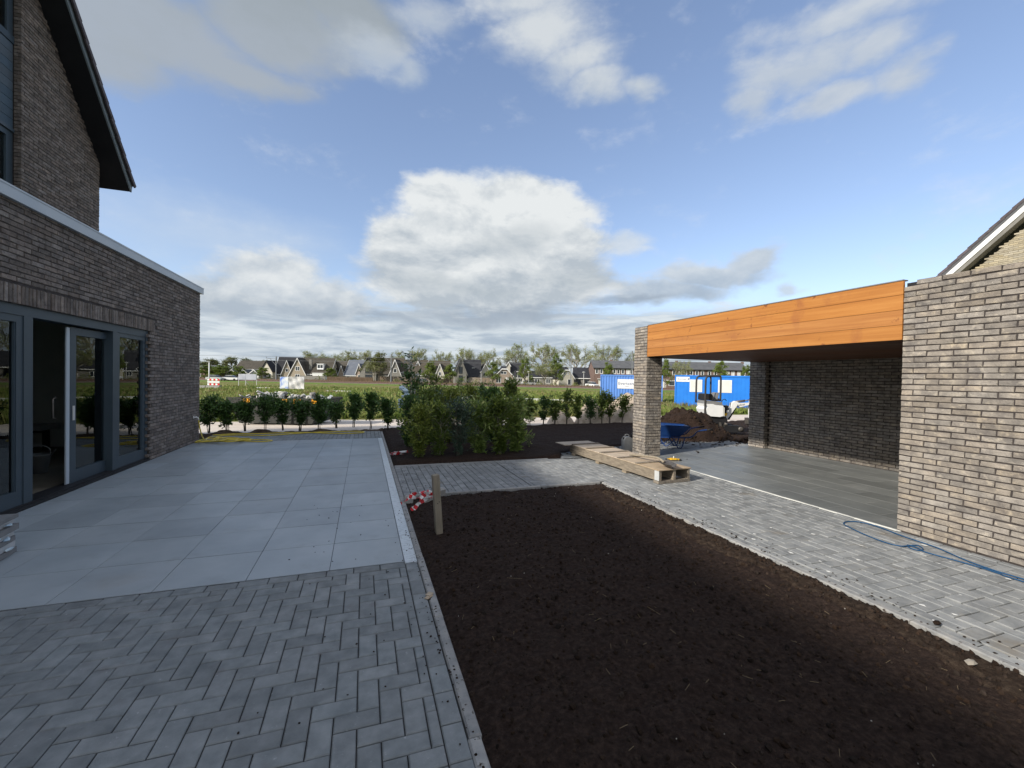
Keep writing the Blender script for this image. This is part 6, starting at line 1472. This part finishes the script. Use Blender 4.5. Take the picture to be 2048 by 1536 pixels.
for i, (u, vt, wpx, kind, lb) in enumerate(TL):
    front_ = kind == 'green' or 'before' in lb
    D = (132-34*(u-300)/1400)+(14 if front_ else 55)
    if u > 1180: D = 122 if front_ else 150
    mb_, ml_, zz, ww = PROT[kind][i % len(PROT[kind])]
    p = at(u, D, GZ-.05); h = pt(u, vt, D).z-p.z
    t = thing('roadside_tree', lb, 'tree', p, rr.uniform(0, 6.28), 'trees among the far houses')
    sxy = s_(wpx, D)/(2*ww)*(1.75 if kind == 'bare' else 1.6); t.scale = (sxy, sxy, h/zz*(1.10 if kind == 'bare' else 1.03))
    for nm, me in (('trunk', mb_), ('crown', ml_)):
        o = bpy.data.objects.new(nm, me); COL.objects.link(o); o.parent = t
# far belt of trees closing the horizon
m = MB(); rr = random.Random(41)
for k in range(9000):
    u = rr.uniform(-500, 2500); D = rr.uniform(300, 330); p = at(u, D, GZ); h = (6+4*nz3(u*.02, 0, 1))*rr.random()**.6
    m.leaf((p.x, p.y, GZ+h), Vector((rr.gauss(0, 1), rr.gauss(0, 1), rr.gauss(0, 1))), rr.uniform(1.2, 2.4), rr.uniform(1, 2), 0, rr.random())
m.build('distant_woods', M['leaf_tree'], kind='stuff')
# low garden shrubs between the far houses
m = MB()
for k in range(4200):
    u = rr.uniform(400, 1190); D = (132-34*(u-300)/1400)+rr.uniform(10, 15); p = at(u, D, GZ); c_ = nz3(u*.07, 0, 5)
    if c_ < .0: continue
    m.leaf((p.x, p.y, GZ+rr.random()*(.5+2.2*c_)), Vector((rr.gauss(0, 1), rr.gauss(0, 1), rr.gauss(0, 1))), rr.uniform(.25, .5), rr.uniform(.2, .4), 0, rr.random())
m.build('garden_greenery', M['leaf_tree'], kind='stuff')
# lamp posts
for u, vt, vb, D, lb in ((1167, 729, 771, 118, 'pale lamp post with saucer top left of the long terrace'), (1057, 743, 768, 126, 'pale lamp post before the low grey bungalow'), (1035, 743, 768, 127, 'pale lamp post beside the pink brick house'), (962, 744, 766, 128, 'pale lamp post at the dark garden fence')):
    p = at(u, D, GZ); h = pt(u, vt if vt > 735 else 744, D).z-GZ
    t = thing('street_lamp', lb, 'lamp post', p, 0, 'street lamps along the far road')
    MB().tube([(0, 0, 0), (0, 0, h-.2)], [.09, .06], 8).build('pole', M['galv'], t); MB().lathe([(.1, h-.3), (.45, h-.05), (.45, h), (.1, h+.08)], n=12).build('lamp_head', M['galv'], t)
p = at(418, 66, 0); p.z = hz(p.x, p.y)
t = thing('lamp_post', 'white lamp post standing beside the red and white barrier', 'lamp post', p); h = pt(418, 724, 66).z-p.z
MB().tube([(0, 0, 0), (0, 0, h)], [.10, .07], 8).build('pole', M['white'], t); MB().box(-.25, .12, -.1, .1, h+.002, h+.12).build('lamp_head', M['galv'], t)
# parked cars far off
def car(u, D, label, col, rot):
    p = at(u, D, GZ); t = thing('parked_car', label, 'car', p, -YAW+rot, 'cars parked by the far houses')
    MB().prism([(-2.1, -.85, .3), (2.1, -.85, .3), (2.15, -.85, .75), (1.3, -.85, .92), (-2.0, -.85, .95), (-2.15, -.85, .7)], (0, 1.7, 0)).build('body', M[col], t)
    MB().prism([(-1.7, -.75, .955), (1.25, -.75, .925), (.55, -.70, 1.45), (-1.2, -.70, 1.48)], (0, 1.45, 0)).build('cabin', M['farglass'], t)
    MB().prism([(-1.2, -.72, 1.485), (.55, -.72, 1.455), (.5, -.72, 1.51), (-1.15, -.72, 1.54)], (0, 1.49, 0)).build('car_roof', M[col], t)
    for x in (-1.3, 1.3):
        for y in (-.87, .70):
            w = MB().lathe([(.1, -.085), (.32, -.085), (.32, .085), (.1, .085)], (x, y+.085, .32), 14, M=Matrix.Rotation(pi/2, 4, 'X')).build('wheel', M['black'], t)
    for y in (-.6, .6): MB().box(2.155, 2.17, y-.18, y+.18, .60, .75).build('headlight', M['white'], t)
car(1184, 122, 'white parked car before the left end of the terrace', 'white', -1.1)
car(1056, 134, 'pale car parked by the grey bungalow', 'lightgrey', .3)
car(430, 120, 'silver parked van-like car behind the lamp post', 'lightgrey', 0)
car(462, 122, 'white parked car left of the billboard', 'white', .1)
car(848, 136, 'dark grey parked car before the white-edged gable', 'grey', .1)
